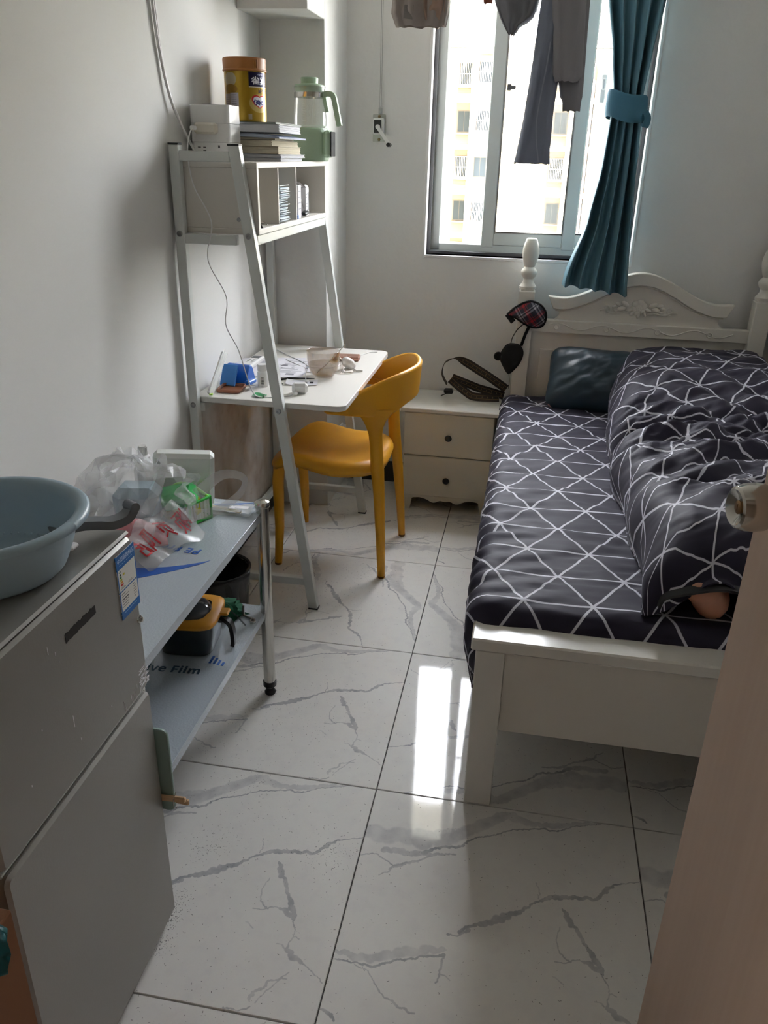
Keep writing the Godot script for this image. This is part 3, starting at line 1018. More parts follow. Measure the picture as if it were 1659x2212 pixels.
func sdf_mesh(bones, cell, blend):
	# bones: [a, b, ra, rb]; surface nets over the smooth union of tapered capsules
	var lo = Vector3.ONE * 1e9; var hi = -lo
	for b in bones:
		for k in 2:
			var rr = Vector3.ONE * (b[2 + k] + blend + cell * 2)
			lo = lo.min(b[k] - rr); hi = hi.max(b[k] + rr)
	var n = Vector3i(((hi - lo) / cell).ceil()) + Vector3i.ONE
	var D = PackedFloat32Array(); D.resize(n.x * n.y * n.z); D.fill(1.0)
	for b in bones:
		var a = b[0]; var c = b[1]
		var rm = max(b[2], b[3]) + blend + cell * 2.0
		var l0 = Vector3i(((a.min(c) - Vector3.ONE * rm - lo) / cell).floor()).max(Vector3i.ZERO)
		var l1 = Vector3i(((a.max(c) + Vector3.ONE * rm - lo) / cell).ceil()).min(n - Vector3i.ONE)
		var ac = c - a; var L2 = max(ac.length_squared(), 1e-9)
		for z in range(l0.z, l1.z + 1):
			for y in range(l0.y, l1.y + 1):
				for x in range(l0.x, l1.x + 1):
					var p = lo + Vector3(x, y, z) * cell
					var t = clamp((p - a).dot(ac) / L2, 0.0, 1.0)
					var d = p.distance_to(a + ac * t) - lerp(b[2], b[3], t)
					var i = (z * n.y + y) * n.x + x
					var e = D[i]
					var h = max(blend - abs(d - e), 0.0) / blend
					D[i] = min(d, e) - h * h * blend * .25
	var V = {}
	var st = ns()
	smooth(st)
	var idx = func(x, y, z): return (z * n.y + y) * n.x + x
	for z in n.z - 1:
		for y in n.y - 1:
			for x in n.x - 1:
				var s = Vector3.ZERO; var m = 0
				var c = []
				for k in 8: c.append(D[idx.call(x + (k & 1), y + ((k >> 1) & 1), z + (k >> 2))])
				for e in [[0, 1], [2, 3], [4, 5], [6, 7], [0, 2], [1, 3], [4, 6], [5, 7], [0, 4], [1, 5], [2, 6], [3, 7]]:
					if (c[e[0]] < 0.0) != (c[e[1]] < 0.0):
						var t = c[e[0]] / (c[e[0]] - c[e[1]])
						var p0 = Vector3(e[0] & 1, (e[0] >> 1) & 1, e[0] >> 2); var p1 = Vector3(e[1] & 1, (e[1] >> 1) & 1, e[1] >> 2)
						s += p0.lerp(p1, t); m += 1
				if m: V[idx.call(x, y, z)] = lo + (Vector3(x, y, z) + s / m) * cell
	for z in range(1, n.z - 1):
		for y in range(1, n.y - 1):
			for x in range(1, n.x - 1):
				var a = D[idx.call(x, y, z)] < 0.0
				for ax in 3:
					var o = [Vector3i(1, 0, 0), Vector3i(0, 1, 0), Vector3i(0, 0, 1)][ax]
					var b = D[idx.call(x + o.x, y + o.y, z + o.z)] < 0.0
					if a == b: continue
					var u = [Vector3i(0, 1, 0), Vector3i(0, 0, 1), Vector3i(1, 0, 0)][ax]; var v = [Vector3i(0, 0, 1), Vector3i(1, 0, 0), Vector3i(0, 1, 0)][ax]
					var q = []
					for k in [[0, 0], [1, 0], [1, 1], [0, 1]]:
						q.append(V.get(idx.call(x - u.x * k[0] - v.x * k[1], y - u.y * k[0] - v.y * k[1], z - u.z * k[0] - v.z * k[1])))
					if q.has(null): continue
					face(st, q, Vector3(o) * (1.0 if a else -1.0))
	return st

func build_person():
	# someone asleep under the duvet; only one bare ankle and heel shows at the foot end
	var p = thing("person", "person asleep under the duvet, one bare ankle showing at its foot end", "person", Vector3(.62, .5, -2.5))
	var H = []
	var V = func(x, y, z): return Vector3(x, y, z)
	var hip = V.call(.64, .564, -2.42)
	for s in [-1, 1]:
		var h = hip + Vector3(.06 * s, 0, 0)
		var kn = V.call(.6 + .07 * s, .557, -2.04); var an = V.call(.57 + .115 * s, .542, -1.655); var to = V.call(.572 + .125 * s, .555, -1.585)
		H.append([h, kn, .058, .044]); H.append([kn, an, .043, .03])
		H.append([an + Vector3(0, -.008, .02), an + Vector3(0, -.008, .045), .034, .033])
		H.append([an + Vector3(0, -.005, .02), to + Vector3(.02 * s, .012, -.02), .03, .022])
		for k in 5: H.append([to + Vector3(.02 * s - .022 * s + .011 * k * s, .012, -.02), to + Vector3(.02 * s - .024 * s + .012 * k * s, .02 - .002 * k, -.001), .009, .0075])
		var sh = V.call(.64 + .12 * s, .56, -2.86); var el = V.call(.64 + .17 * s, .545, -2.64); var wr = V.call(.64 + .09 * s, .55, -2.5)
		H.append([sh, el, .04, .034]); H.append([el, wr, .033, .024])
		H.append([wr, wr + Vector3(-.03 * s, 0, .06), .024, .02])
	H.append([V.call(.64, .566, -2.42), V.call(.64, .566, -2.6), .068, .066])
	H.append([V.call(.6, .568, -2.62), V.call(.6, .572, -2.84), .066, .068]); H.append([V.call(.68, .568, -2.62), V.call(.68, .572, -2.84), .066, .068])
	H.append([V.call(.64, .58, -2.86), V.call(.65, .585, -2.97), .045, .042])
	H.append([V.call(.65, .59, -3.02), V.call(.65, .595, -3.07), .072, .076])
	var skin = mat("c18a70", .55); skin.subsurf_scatter_enabled = true; skin.subsurf_scatter_strength = .15
	wobj("body", sdf_mesh(H, .0135, .03), skin, p)

func loft(st, rings, caps = true):
	# closed rings of equal size, bottom to top
	smooth(st)
	var n = rings[0].size()
	for i in rings.size() - 1:
		for j in n:
			var k = (j + 1) % n
			var u0 = float(j) / n; var u1 = float(j + 1) / n; var w0 = 1.0 - float(i) / (rings.size() - 1); var w1 = 1.0 - float(i + 1) / (rings.size() - 1)
			quad(st, rings[i][j], rings[i][k], rings[i + 1][k], rings[i + 1][j], Vector2(u0, w0), Vector2(u1, w0), Vector2(u1, w1), Vector2(u0, w1))
	if caps:
		smooth(st); face(st, rings[0], rings[0][0] - rings[1][0])
		smooth(st); face(st, rings[-1], rings[-1][0] - rings[-2][0])

func oval(c, rx, rz, n = 16, power = 1.0, ry = 0.0):
	var out = []
	for j in n:
		var t = -TAU * j / n
		var x = rx * sign(cos(t)) * pow(abs(cos(t)), power); var z = rz * sign(sin(t)) * pow(abs(sin(t)), power)
		out.append(c + Vector3(x * cos(ry) + z * sin(ry), 0, -x * sin(ry) + z * cos(ry)))
	return out

func build_desk():
	var d = thing("ladder_desk", "white steel ladder desk with a boxed shelf on top, against the left wall", "desk", Vector3(-.8, 0, -2.66))
	var st
	for z in [-2.2635, -3.0735]:
		st = ns(); bar(st, Vector3(-.995, 0, z), Vector3(-.995, 1.425, z), .028, .027, .002, Vector3(0, 0, 1)); 
		var rl = wobj("rear_leg", st, M.desk_metal, d)
		st = ns(); box(st, Vector3(-.995, 1.427, z), Vector3(.03, .005, .029), .001); obj("end_cap", st, M.black, rl)
		st = ns()
		var a = Vector3(-.622, 0, z); var b = Vector3(-.823, 1.425, z)
		extr(st, [Vector2(-.0155, 0) + Vector2(a.x, 0), Vector2(.0155, 0) + Vector2(a.x, 0), Vector2(.0155, 1.425) + Vector2(b.x, 0), Vector2(-.0155, 1.425) + Vector2(b.x, 0)], .027, Transform3D(Basis.IDENTITY, Vector3(0, 0, z)), false, .0015)
		var fl = wobj("front_leg", st, M.desk_metal, d)
		st = ns(); box(st, Vector3(-.823, 1.427, z), Vector3(.033, .005, .029), .001); obj("end_cap", st, M.black, fl)
		st = ns(); box(st, Vector3(-.622, .003, z), Vector3(.033, .006, .029), .001); obj("foot_cap", st, M.black, fl)
		for q in [[-.909, 1.397, .145], [-.812, .102, .345], [-.905, 1.181, .155]]:
			st = ns(); box(st, Vector3(q[0], q[1], z), Vector3(q[2], .027, .022), .002); wobj("cross_bar", st, M.desk_metal, d)
		for q in [[-.995, 1.194, rl], [-.7905, 1.194, fl], [-.995, .69, rl], [-.7195, .69, fl]]:
			st = ns()
			lathe(st, [Vector2(0, 0), Vector2(.0085, 0), Vector2(.0085, .002), Vector2(.006, .0045), Vector2(.003, .0045), Vector2(.0025, .002), Vector2(0, .002)], at(Vector3(q[0], q[1], z + .0135), 0, PI / 2), 16)
			obj("screw", st, M.screw, q[2])
	for q in [[-.995, .1], [-.784, 1.181], [-.98, 1.181], [-.735, .677], [-.98, .677]]:
		st = ns(); box(st, Vector3(q[0], q[1], -2.6685), Vector3(.022, .027, .783), .002); wobj("long_bar", st, M.desk_metal, d)
	# table top with rounded front corners
	var poly = [Vector2(-1.004, 2.279), Vector2(-1.004, 3.058)]
	for c in [[Vector2(-.553, 3.026), PI * .5, 0.0], [Vector2(-.553, 2.311), 0.0, -PI * .5]]:
		for k in 7:
			var t = lerp(c[1], c[2], k / 6.0)
			poly.append(c[0] + Vector2(cos(t), sin(t)) * .033)
	st = ns(); extr(st, poly, .018, Transform3D(Basis(Vector3(1, 0, 0), Vector3(0, 0, -1), Vector3(0, 1, 0)), Vector3(0, .701, 0)), true, .0015)
	wobj("table_top", st, M.desk_board, d)
	# boxed shelf
	var mb = mat("e3dfd6", .45)
	st = ns(); box(st, Vector3(-.8865, 1.377, -2.6685), Vector3(.235, .016, .776), .0015); wobj("shelf_top", st, mb, d)
	st = ns(); box(st, Vector3(-.8865, 1.203, -2.6685), Vector3(.235, .016, .776), .0015); wobj("shelf_bottom", st, mb, d)
	for z in [-2.2885, -3.0485]:
		st = ns(); box(st, Vector3(-.8865, 1.29, z), Vector3(.235, .158, .0155), .001); wobj("shelf_side", st, mb, d)
	st = ns(); box(st, Vector3(-.998, 1.29, -2.6685), Vector3(.008, .158, .744), 0.0); wobj("shelf_back", st, mb, d)
	for z in [-2.475, -2.667]:
		st = ns(); box(st, Vector3(-.8805, 1.29, z), Vector3(.223, .157, .008), .001)
		wobj("divider", st, mb, d)
	st = ns()
	lathe(st, [Vector2(0, 0), Vector2(.006, 0), Vector2(.005, .002), Vector2(0, .002)], at(Vector3(-.828, 1.235, -2.2805), 0, PI / 2), 14)
	wobj("cam_bolt", st, M.screw, d)

func build_chair():
	var c = thing("dining_chair", "mustard yellow plastic chair with a curved open back, pushed under the desk", "chair", Vector3(-.63, 0, -2.7))
	var st
	# seat: a dished shell with rolled rim
	st = ns()
	var seat = func(ang, v, under):
		var r = min(v, 1.0)
		var cx_ = cos(ang); var sz = sin(ang)
		var k = pow(pow(abs(cx_), 4.4) + pow(abs(sz), 4.4), -1.0 / 4.4)
		var X = cx_ * k * r; var Z = sz * k * r
		var px = -.655 + X * (.203 - .006 * Z * Z); var pz = -2.705 + Z * (.203 + .008 * (-X))
		var hump = .030 * exp(-pow((px + .76) / .095, 2.0)) * pow(abs(Z), 1.6)
		var y = .438 - .018 * (1.0 - pow(r, 2.2)) * (1.0 if X > -.5 else 1.0) + hump + .010 * smoothstep(.2, 1.0, X) * abs(Z) - .016 * smoothstep(-.6, -1.0, X)
		if v > .86: y -= .02 * pow((v - .86) / .14, 2.0)
		return Vector3(px, y - under, pz)
	var nr = 12; var na = 56
	var rings = []
	for i in nr + 1:
		var ring = []
		for j in na: ring.append(seat.call(TAU * j / na, float(i) / nr, 0.0))
		rings.append(ring)
	var rim = []
	for j in na:
		var p = rings[nr][j]
		var o = (p - Vector3(-.655, p.y, -2.705)).normalized()
		rim.append(p + o * .006 - Vector3(0, .014, 0))
	rings.append(rim)
	var low = []
	for j in na:
		var p = rings[nr][j]
		low.append(p - Vector3(0, .034, 0))
	rings.append(low)
	for i in range(nr, -1, -3):
		var ring = []
		for j in na: ring.append(seat.call(TAU * j / na, float(i) / nr * .97, .03))
		rings.append(ring)
	rings.reverse()
	loft(st, rings, false)
	wobj("seat", st, M.yellow, c)
	# legs; rear ones run up into the back band
	var L = func(pts):
		var rr = []
		for p in pts: rr.append(oval(Vector3(p[0], p[1], p[2]), p[3], p[4], 18))
		return rr
	var legs = [
		[[-.438, 0, -2.524, .0135, .013], [-.444, .15, -2.527, .017, .0155], [-.454, .33, -2.531, .0205, .018], [-.462, .42, -2.534, .024, .02], [-.466, .5, -2.530, .0225, .0175], [-.469, .545, -2.524, .024, .015], [-.471, .575, -2.518, .03, .013], [-.472, .6, -2.513, .041, .0115], [-.473, .62, -2.51, .056, .0105], [-.474, .64, -2.508, .075, .0095]],
		[[-.42, 0, -2.887, .0135, .013], [-.43, .15, -2.884, .017, .0155], [-.446, .33, -2.879, .0205, .018], [-.458, .42, -2.875, .024, .02], [-.465, .5, -2.879, .0225, .0175], [-.469, .545, -2.884, .024, .015], [-.471, .575, -2.889, .03, .013], [-.472, .6, -2.894, .041, .0115], [-.473, .62, -2.897, .056, .0105], [-.474, .64, -2.9, .075, .0095]],
		[[-.834, 0, -2.545, .0135, .013], [-.826, .15, -2.55, .017, .016], [-.826, .33, -2.55, .021, .02], [-.822, .402, -2.556, .021, .022]],
		[[-.836, 0, -2.93, .0135, .013], [-.828, .15, -2.905, .017, .016], [-.828, .33, -2.872, .021, .02], [-.822, .402, -2.854, .021, .022]]]
	for k in 4:
		st = ns(); loft(st, L.call(legs[k])); var lg = wobj("leg", st, M.yellow, c)
		st = ns(); var q = legs[k][0]
		lathe(st, [Vector2(0, .0), Vector2(.0132, .0), Vector2(.014, .008), Vector2(.0142, .0085)], at(Vector3(q[0], 0, q[2])), 14); obj("glide", st, mat("6a4a10", .6), lg)
	# curved back band
	var plan = curve([Vector3(-.632, 0, -2.502), Vector3(-.56, 0, -2.498), Vector3(-.47, 0, -2.508), Vector3(-.405, 0, -2.555), Vector3(-.371, 0, -2.635), Vector3(-.362, 0, -2.705), Vector3(-.371, 0, -2.775), Vector3(-.405, 0, -2.855), Vector3(-.47, 0, -2.902), Vector3(-.56, 0, -2.912), Vector3(-.632, 0, -2.908)], 8)
	var n = plan.size() - 1
	var hi = func(p): return lerp(.645, .752, smoothstep(-.66, -.36, p.x))
	var lo = func(p): return .622 + .03 * smoothstep(-.44, -.365, p.x)
	st = ns()
	sheet(st, n, 8, func(u, v):
		var p = plan[int(round(u * n))]
		var o = (Vector3(p.x, 0, p.z) - Vector3(-.6, 0, -2.705)).normalized()
		return Vector3(p.x, lerp(hi.call(p), lo.call(p), v), p.z) + o * (.008 * (1.0 - v)), .019)
	var e1 = []; var e2 = []
	for p in plan:
		var o = (Vector3(p.x, 0, p.z) - Vector3(-.6, 0, -2.705)).normalized()
		e1.append(Vector3(p.x, hi.call(p), p.z) + o * .008); e2.append(Vector3(p.x, lo.call(p), p.z))
	tube(st, e1, .0095, 10); tube(st, e2, .0095, 10)
	for k in [0, n]:
		tube(st, [e1[k], e2[k]], .0095, 10)
	wobj("backrest", st, M.yellow, c)

func build_nightstand():
	var t = thing("nightstand", "cream white two drawer nightstand with black knobs beside the bed", "nightstand", Vector3(-.28, 0, -3.3))
	var m = M.drawer_white
	var st = ns(); box(st, Vector3(-.278, .451, -3.297), Vector3(.41, .018, .3), .003); wobj("top", st, M.white_gloss, t)
	st = ns()
	for x in [-.459, -.097]: box(st, Vector3(x, .222, -3.305), Vector3(.014, .44, .265), .001)
	box(st, Vector3(-.278, .25, -3.437), Vector3(.35, .38, .008))
	box(st, Vector3(-.278, .075, -3.305), Vector3(.35, .012, .255))
	wobj("carcass", st, m, t)
	for k in 2:
		var y0 = [.252, .067][k]; var y1 = [.438, .248][k]
		st = ns(); box(st, Vector3(-.278, (y0 + y1) * .5, -3.168), Vector3(.374, y1 - y0, .018), .003)
		var dr = wobj("drawer", st, m, t)
		st = ns()
		lathe(st, [Vector2(0, 0), Vector2(.006, 0), Vector2(.006, .008), Vector2(.012, .012), Vector2(.0145, .018), Vector2(.012, .023), Vector2(.005, .026), Vector2(0, .0265)], at(Vector3(-.276, [.341, .150][k], -3.159), 0, PI / 2), 20)
		obj("knob", st, M.black, dr)
	# scalloped apron
	var poly = [Vector2(-.466, 0), Vector2(-.43, 0)]
	for k in 41:
		var u = k / 40.0
		var x = lerp(-.43, -.126, u)
		var a = abs(u - .5) * 2.0
		var y = .052
		if a > .93: y = .052 * (1.0 - pow((a - .93) / .07, 2.0)) + .002
		y -= .016 * exp(-pow((a - .33) / .16, 2.0)) + .008 * exp(-pow(a / .1, 2.0)) - .004 * exp(-pow((a - .75) / .15, 2.0))
		poly.append(Vector2(x, max(.004, y)))
	poly.append_array([Vector2(-.126, 0), Vector2(-.09, 0), Vector2(-.09, .066), Vector2(-.466, .066)])
	st = ns(); extr(st, poly, .014, Transform3D(Basis.IDENTITY, Vector3(0, 0, -3.172)), false)
	wobj("apron", st, m, t)

func build_fridge():
	var f = thing("refrigerator", "grey two door mini refrigerator with an energy sticker, against the left wall", "refrigerator", Vector3(-.8, 0, -.845))
	var grey = mat("9c9b96", .34, .35); grey = bumpy(grey, M.fine, .05, 6.0)
	var side = grey
	var st = ns(); box(st, Vector3(-.8, .438, -.846), Vector3(.4, .82, .408), .004); wobj("cabinet", st, side, f)
	st = ns(); box(st, Vector3(-.8, .857, -.846), Vector3(.418, .007, .416), .004); wobj("top_panel", st, grey, f)
	for k in 2:
		var y0 = [.565, .016][k]; var y1 = [.8525, .553][k]
		st = ns()
		var poly = []
		for p in rrect(.415, y1 - y0, .012, 4): poly.append(p)
		extr(st, poly, .03, Transform3D(Basis(Vector3(0, 0, -1), Vector3(0, 1, 0), Vector3(1, 0, 0)), Vector3(-.603, (y0 + y1) * .5, -.846)), true, .005)
		var dr = wobj("door", st, grey, f)
		st = ns()
		box(st, Vector3(-.61, [y0 - .004, y1 + .003][k], -.846), Vector3(.028, .006, .41), .002)
		obj("edge_trim", st, M.steel_dull, dr)
		if k == 0:
			st = ns()
			var jag = []
			var rng = RandomNumberGenerator.new(); rng.seed = 3
			for q in 21: jag.append(Vector2(lerp(-.042, .04, q / 20.0), .0055 + rng.randf() * .003))
			for q in 21: jag.append(Vector2(lerp(.04, -.042, q / 20.0), -.006 - rng.randf() * .0015))
			extr(st, jag, .0008, Transform3D(Basis(Vector3(0, 0, -1), Vector3(0, 1, 0), Vector3(1, 0, 0)), Vector3(-.5877, .792, -.884)))
			lbl(obj("badge_residue", st, mat("24221f", .8), dr), "dark strip of old badge glue")
			st = ns()
			lathe(st, [Vector2(0, 0), Vector2(.0075, 0), Vector2(.007, .002), Vector2(.0045, .003), Vector2(.0042, .006), Vector2(0, .0065)], at(Vector3(-.588, .7, -1.046), 0, 0, -PI / 2), 16)
			obj("hinge_plug", st, M.steel, dr)
			st = ns()
			var sl = Transform3D(Basis(Vector3(0, 0, -1), Vector3(0, 1, 0), Vector3(1, 0, 0)), Vector3(-.5873, .796, -1.0285))
			sl = Transform3D(Basis(Vector3(0, 0, -1), Vector3(0, 1, 0), Vector3(1, 0, 0)), Vector3(-.5873, .787, -1.024))
			flat(st)
			quad(st, sl * Vector3(-.03, -.058, 0.0008), sl * Vector3(.03, -.058, .0008), sl * Vector3(.03, .053, .0008), sl * Vector3(-.03, .053, .0008))
			box(st, Vector3(0, -.0025, 0), Vector3(.06, .111, .0014), 0.0, sl)
			var lm = texmat(energy_label(), .35)
			lbl(obj("energy_sticker", st, lm, dr), "blue and white energy rating sticker")
			st = ns()
			rng.seed = 8
			for q in 46:
				box(st, Vector3(-.5878, rng.randf_range(.572, .612), rng.randf_range(-1.053, -1.025)), Vector3(.0006, .0008, rng.randf_range(.004, .012)), 0.0)
			for q in 14:
				box(st, Vector3(-.5878, rng.randf_range(.566, .59), rng.randf_range(-1.03, -.96)), Vector3(.0006, rng.randf_range(.006, .014), .0008), 0.0)
			var sc = ns()
			for q in 9:
				var sy = [.80, .785, .77, .735, .66, .62, .70, .61, .64][q]; var sz = [-.80, -.815, -.82, -1.0, -.83, -.84, -.76, -.93, -.72][q]
				box(sc, Vector3(-.5878, sy, sz), Vector3(.0004, [.012, .006, .003, .003, .02, .004, .003, .003, .003][q], .0012), 0.0)
			obj("scratch_marks", sc, M.paper, dr)
			lbl(obj("torn_sticker", st, M.paper, dr), "white scraps of a torn sticker")
	st = ns(); box(st, Vector3(-.612, .559, -.846), Vector3(.02, .012, .405), 0.0); wobj("door_gasket", st, mat("3c3d40", .7), f)
	st = ns(); box(st, Vector3(-.63, .018, -.846), Vector3(.03, .032, .4), .002); wobj("plinth", st, mat("2f3032", .6), f)
	for q in [[-.97, -1.02], [-.97, -.67], [-.64, -1.02], [-.64, -.67]]:
		st = ns(); lathe(st, [Vector2(0, 0), Vector2(.018, 0), Vector2(.018, .03), Vector2(0, .03)], at(Vector3(q[0], 0, q[1])), 12); wobj("foot", st, M.black, f)

func energy_label():
	var w = 240; var h = 444
	var img = Image.create(w, h, false, Image.FORMAT_RGB8)
	var blue = Color(.13, .42, .72)
	img.fill(blue)
	img.fill_rect(Rect2i(10, 96, 220, 292), Color(.95, .95, .93))
	img.fill_rect(Rect2i(10, 246, 220, 8), blue)
	strokes(img, ["zhong", "guo", "neng", "xiao", "biao", "shi"], 16, 22, 34, Color(.92, .96, 1), 3)
	for k in 6: img.fill_rect(Rect2i(36 + k * 30, 70, 18, 4), Color(.7, .85, .95))
	var cols = [Color(.05, .2, .12), Color(.2, .5, .2), Color(.75, .75, .15), Color(.85, .6, .15), Color(.8, .2, .15)]
	for k in 5: img.fill_rect(Rect2i(26, 128 + k * 18, 16 + k * 5, 14), cols[k])
	img.fill_rect(Rect2i(66, 140, 22, 14), Color(.85, .8, .2))
	for k in 4: img.fill_rect(Rect2i(24 + (k % 2) * 96, 222 + int(k / 2) * 9, 44 + k * 8, 3), Color(.4, .4, .42))
	for k in 6:
		img.fill_rect(Rect2i(24, 270 + k * 18, 50 + (k * 37) % 40, 4 if k != 2 else 8), Color(.3, .3, .33))
		img.fill_rect(Rect2i(176, 270 + k * 18, 22 + (k * 13) % 20, 4), Color(.3, .3, .33))
	img.fill_rect(Rect2i(20, 112, 26, 5), Color(.2, .2, .2))
	for k in 9: img.fill_rect(Rect2i(40 + k * 18, 404, 12, 5), Color(.75, .88, .96))
	return img

const GLYPHS := {
	"zhong": [[1, 3, 9, 3], [9, 3, 9, 7], [9, 7, 1, 7], [1, 7, 1, 3], [5, 0, 5, 10]],
	"guo": [[1, 1, 9, 1], [9, 1, 9, 9], [9, 9, 1, 9], [1, 9, 1, 1], [3, 3, 7, 3], [3, 5, 7, 5], [3, 7.5, 7, 7.5], [5, 3, 5, 7.5]],
	"neng": [[2, 0, 1, 3], [1, 3, 4, 3], [1, 4.5, 4, 4.5], [1, 4.5, 1, 10], [4, 4.5, 4, 10], [1, 6.5, 4, 6.5], [1, 8, 4, 8], [6, 0, 6, 4], [6, 2, 9, 1], [6, 4, 9, 4], [6, 5, 6, 9.5], [6, 7, 9, 6], [6, 9.5, 9, 9.5]],
	"xiao": [[3, 0, 3, 2], [0, 2, 5, 2], [1, 3, 0, 5], [4, 3, 5, 5], [1, 5, 5, 10], [4, 5, 0, 10], [7, 0, 6, 4], [6, 3, 10, 3], [9, 3, 6, 10], [6, 5, 10, 10]],
	"biao": [[2.5, 0, 2.5, 10], [0, 3, 5, 3], [2.5, 3, 0, 7], [2.5, 4, 5, 6], [6, 1.5, 10, 1.5], [5.5, 4, 10, 4], [8, 4, 8, 10], [6.5, 6, 5.5, 9], [9, 6, 10, 9]],
	"shi": [[1, 0, 2.5, 2], [0, 4, 2, 4], [2, 4, 2, 9], [2, 9, 3.5, 8], [5, 1, 9.5, 1], [9.5, 1, 9.5, 6], [9.5, 6, 5, 6], [5, 6, 5, 1], [6, 7, 4.5, 10], [8.5, 7, 10, 10]],
	"que": [[5, 0, 5, 3], [3, 1, 1, 3.2], [7, 1, 9, 3.2], [4, 3, 1, 7], [2.5, 5, 2.5, 10], [5.5, 3.5, 5.5, 9.5], [2.5, 4.5, 9, 4.5], [2.5, 6.2, 8.5, 6.2], [2.5, 7.8, 8.5, 7.8], [2.5, 9.5, 9.5, 9.5]],
	"chao": [[2, 0, 1, 2.5], [5, 0, 4, 2.5], [8, 0, 7, 2.5], [2, 3, 8, 3], [8, 3, 8, 6.4], [8, 6.4, 2, 6.4], [2, 6.4, 2, 3], [2, 4.7, 8, 4.7], [5, 3, 5, 10], [0.5, 7.4, 9.5, 7.4], [5, 7.4, 1, 10], [5, 7.4, 9, 10]],
	"jian": [[2, 0, 0, 4], [1.3, 2.5, 1.3, 10], [4, 1, 6.5, 1], [6.5, 1, 4, 4.5], [4, 4.5, 6, 4.5], [6, 4.5, 3.5, 10], [4, 6, 10, 9.5], [7, 1.5, 10, 1.5], [10, 1.5, 10, 5], [6.5, 3.2, 10, 3.2], [6.5, 5, 10, 5], [6.8, 6.8, 10, 6.8], [8.3, 0, 8.3, 8.6]],
	"xin": [[1, 4, 0, 7.5], [3, 3, 3.3, 8], [3.3, 8, 5, 9.3], [5, 9.3, 8, 9], [8, 9, 8.3, 6.5], [5, 2, 6, 4.5], [8, 3, 9.8, 6.5]],
	"shun": [[1, 1, 0.5, 9], [2.5, 2, 2.5, 7], [4, 1, 4, 9], [5, 1, 10, 1], [7.3, 1, 6.8, 3], [5.5, 3, 9.5, 3], [9.5, 3, 9.5, 7], [5.5, 3, 5.5, 7], [7.5, 4, 7, 8], [7, 8, 5, 10], [8, 8, 10, 10]],
	"ye": [[1, 1, 9, 1], [5, 1, 4, 3], [2, 3, 8, 3], [8, 3, 8, 7.5], [2, 3, 2, 7.5], [5, 4, 5, 7], [5, 7, 2, 10], [6, 8, 9, 10]],
	"gua": [[8, 0, 2, 1], [3, 1, 1, 10], [5, 1, 5, 8], [5, 8, 7, 7], [7, 1, 9.5, 10], [6, 6, 7, 8]],
	"dian": [[5, 0, 5, 1.5], [1, 1.5, 9.5, 1.5], [1.5, 1.5, .3, 10], [5.5, 2.5, 5.5, 6], [5.5, 4, 9, 4], [3, 6, 8.5, 6], [8.5, 6, 8.5, 9.8], [8.5, 9.8, 3, 9.8], [3, 9.8, 3, 6]],
}

func strokes(img, names, x, y, size, col, th):
	for n in names.size():
		for s in GLYPHS[names[n]]:
			var a = Vector2(x + n * size * 1.06 + s[0] * size * .1, y + s[1] * size * .1); var b = Vector2(x + n * size * 1.06 + s[2] * size * .1, y + s[3] * size * .1)
			var k = int(a.distance_to(b)) + 1
			for i in k + 1:
				var p = a.lerp(b, float(i) / k)
				img.fill_rect(Rect2i(int(p.x - th * .5), int(p.y - th * .5), th, th), col)

func text(called, words, size, m, parent, xf, bold = true):
	var tm = TextMesh.new()
	var f = SystemFont.new(); f.font_names = PackedStringArray(["Droid Sans"]); f.font_weight = 700 if bold else 400
	tm.font = f; tm.text = words; tm.font_size = 64; tm.pixel_size = size / 64.0; tm.depth = .0004
	tm.horizontal_alignment = HORIZONTAL_ALIGNMENT_LEFT
	var o = MeshInstance3D.new(); o.name = called; o.mesh = tm; o.material_override = m
	parent.add_child(o, true)
	o.transform = xf
	return o

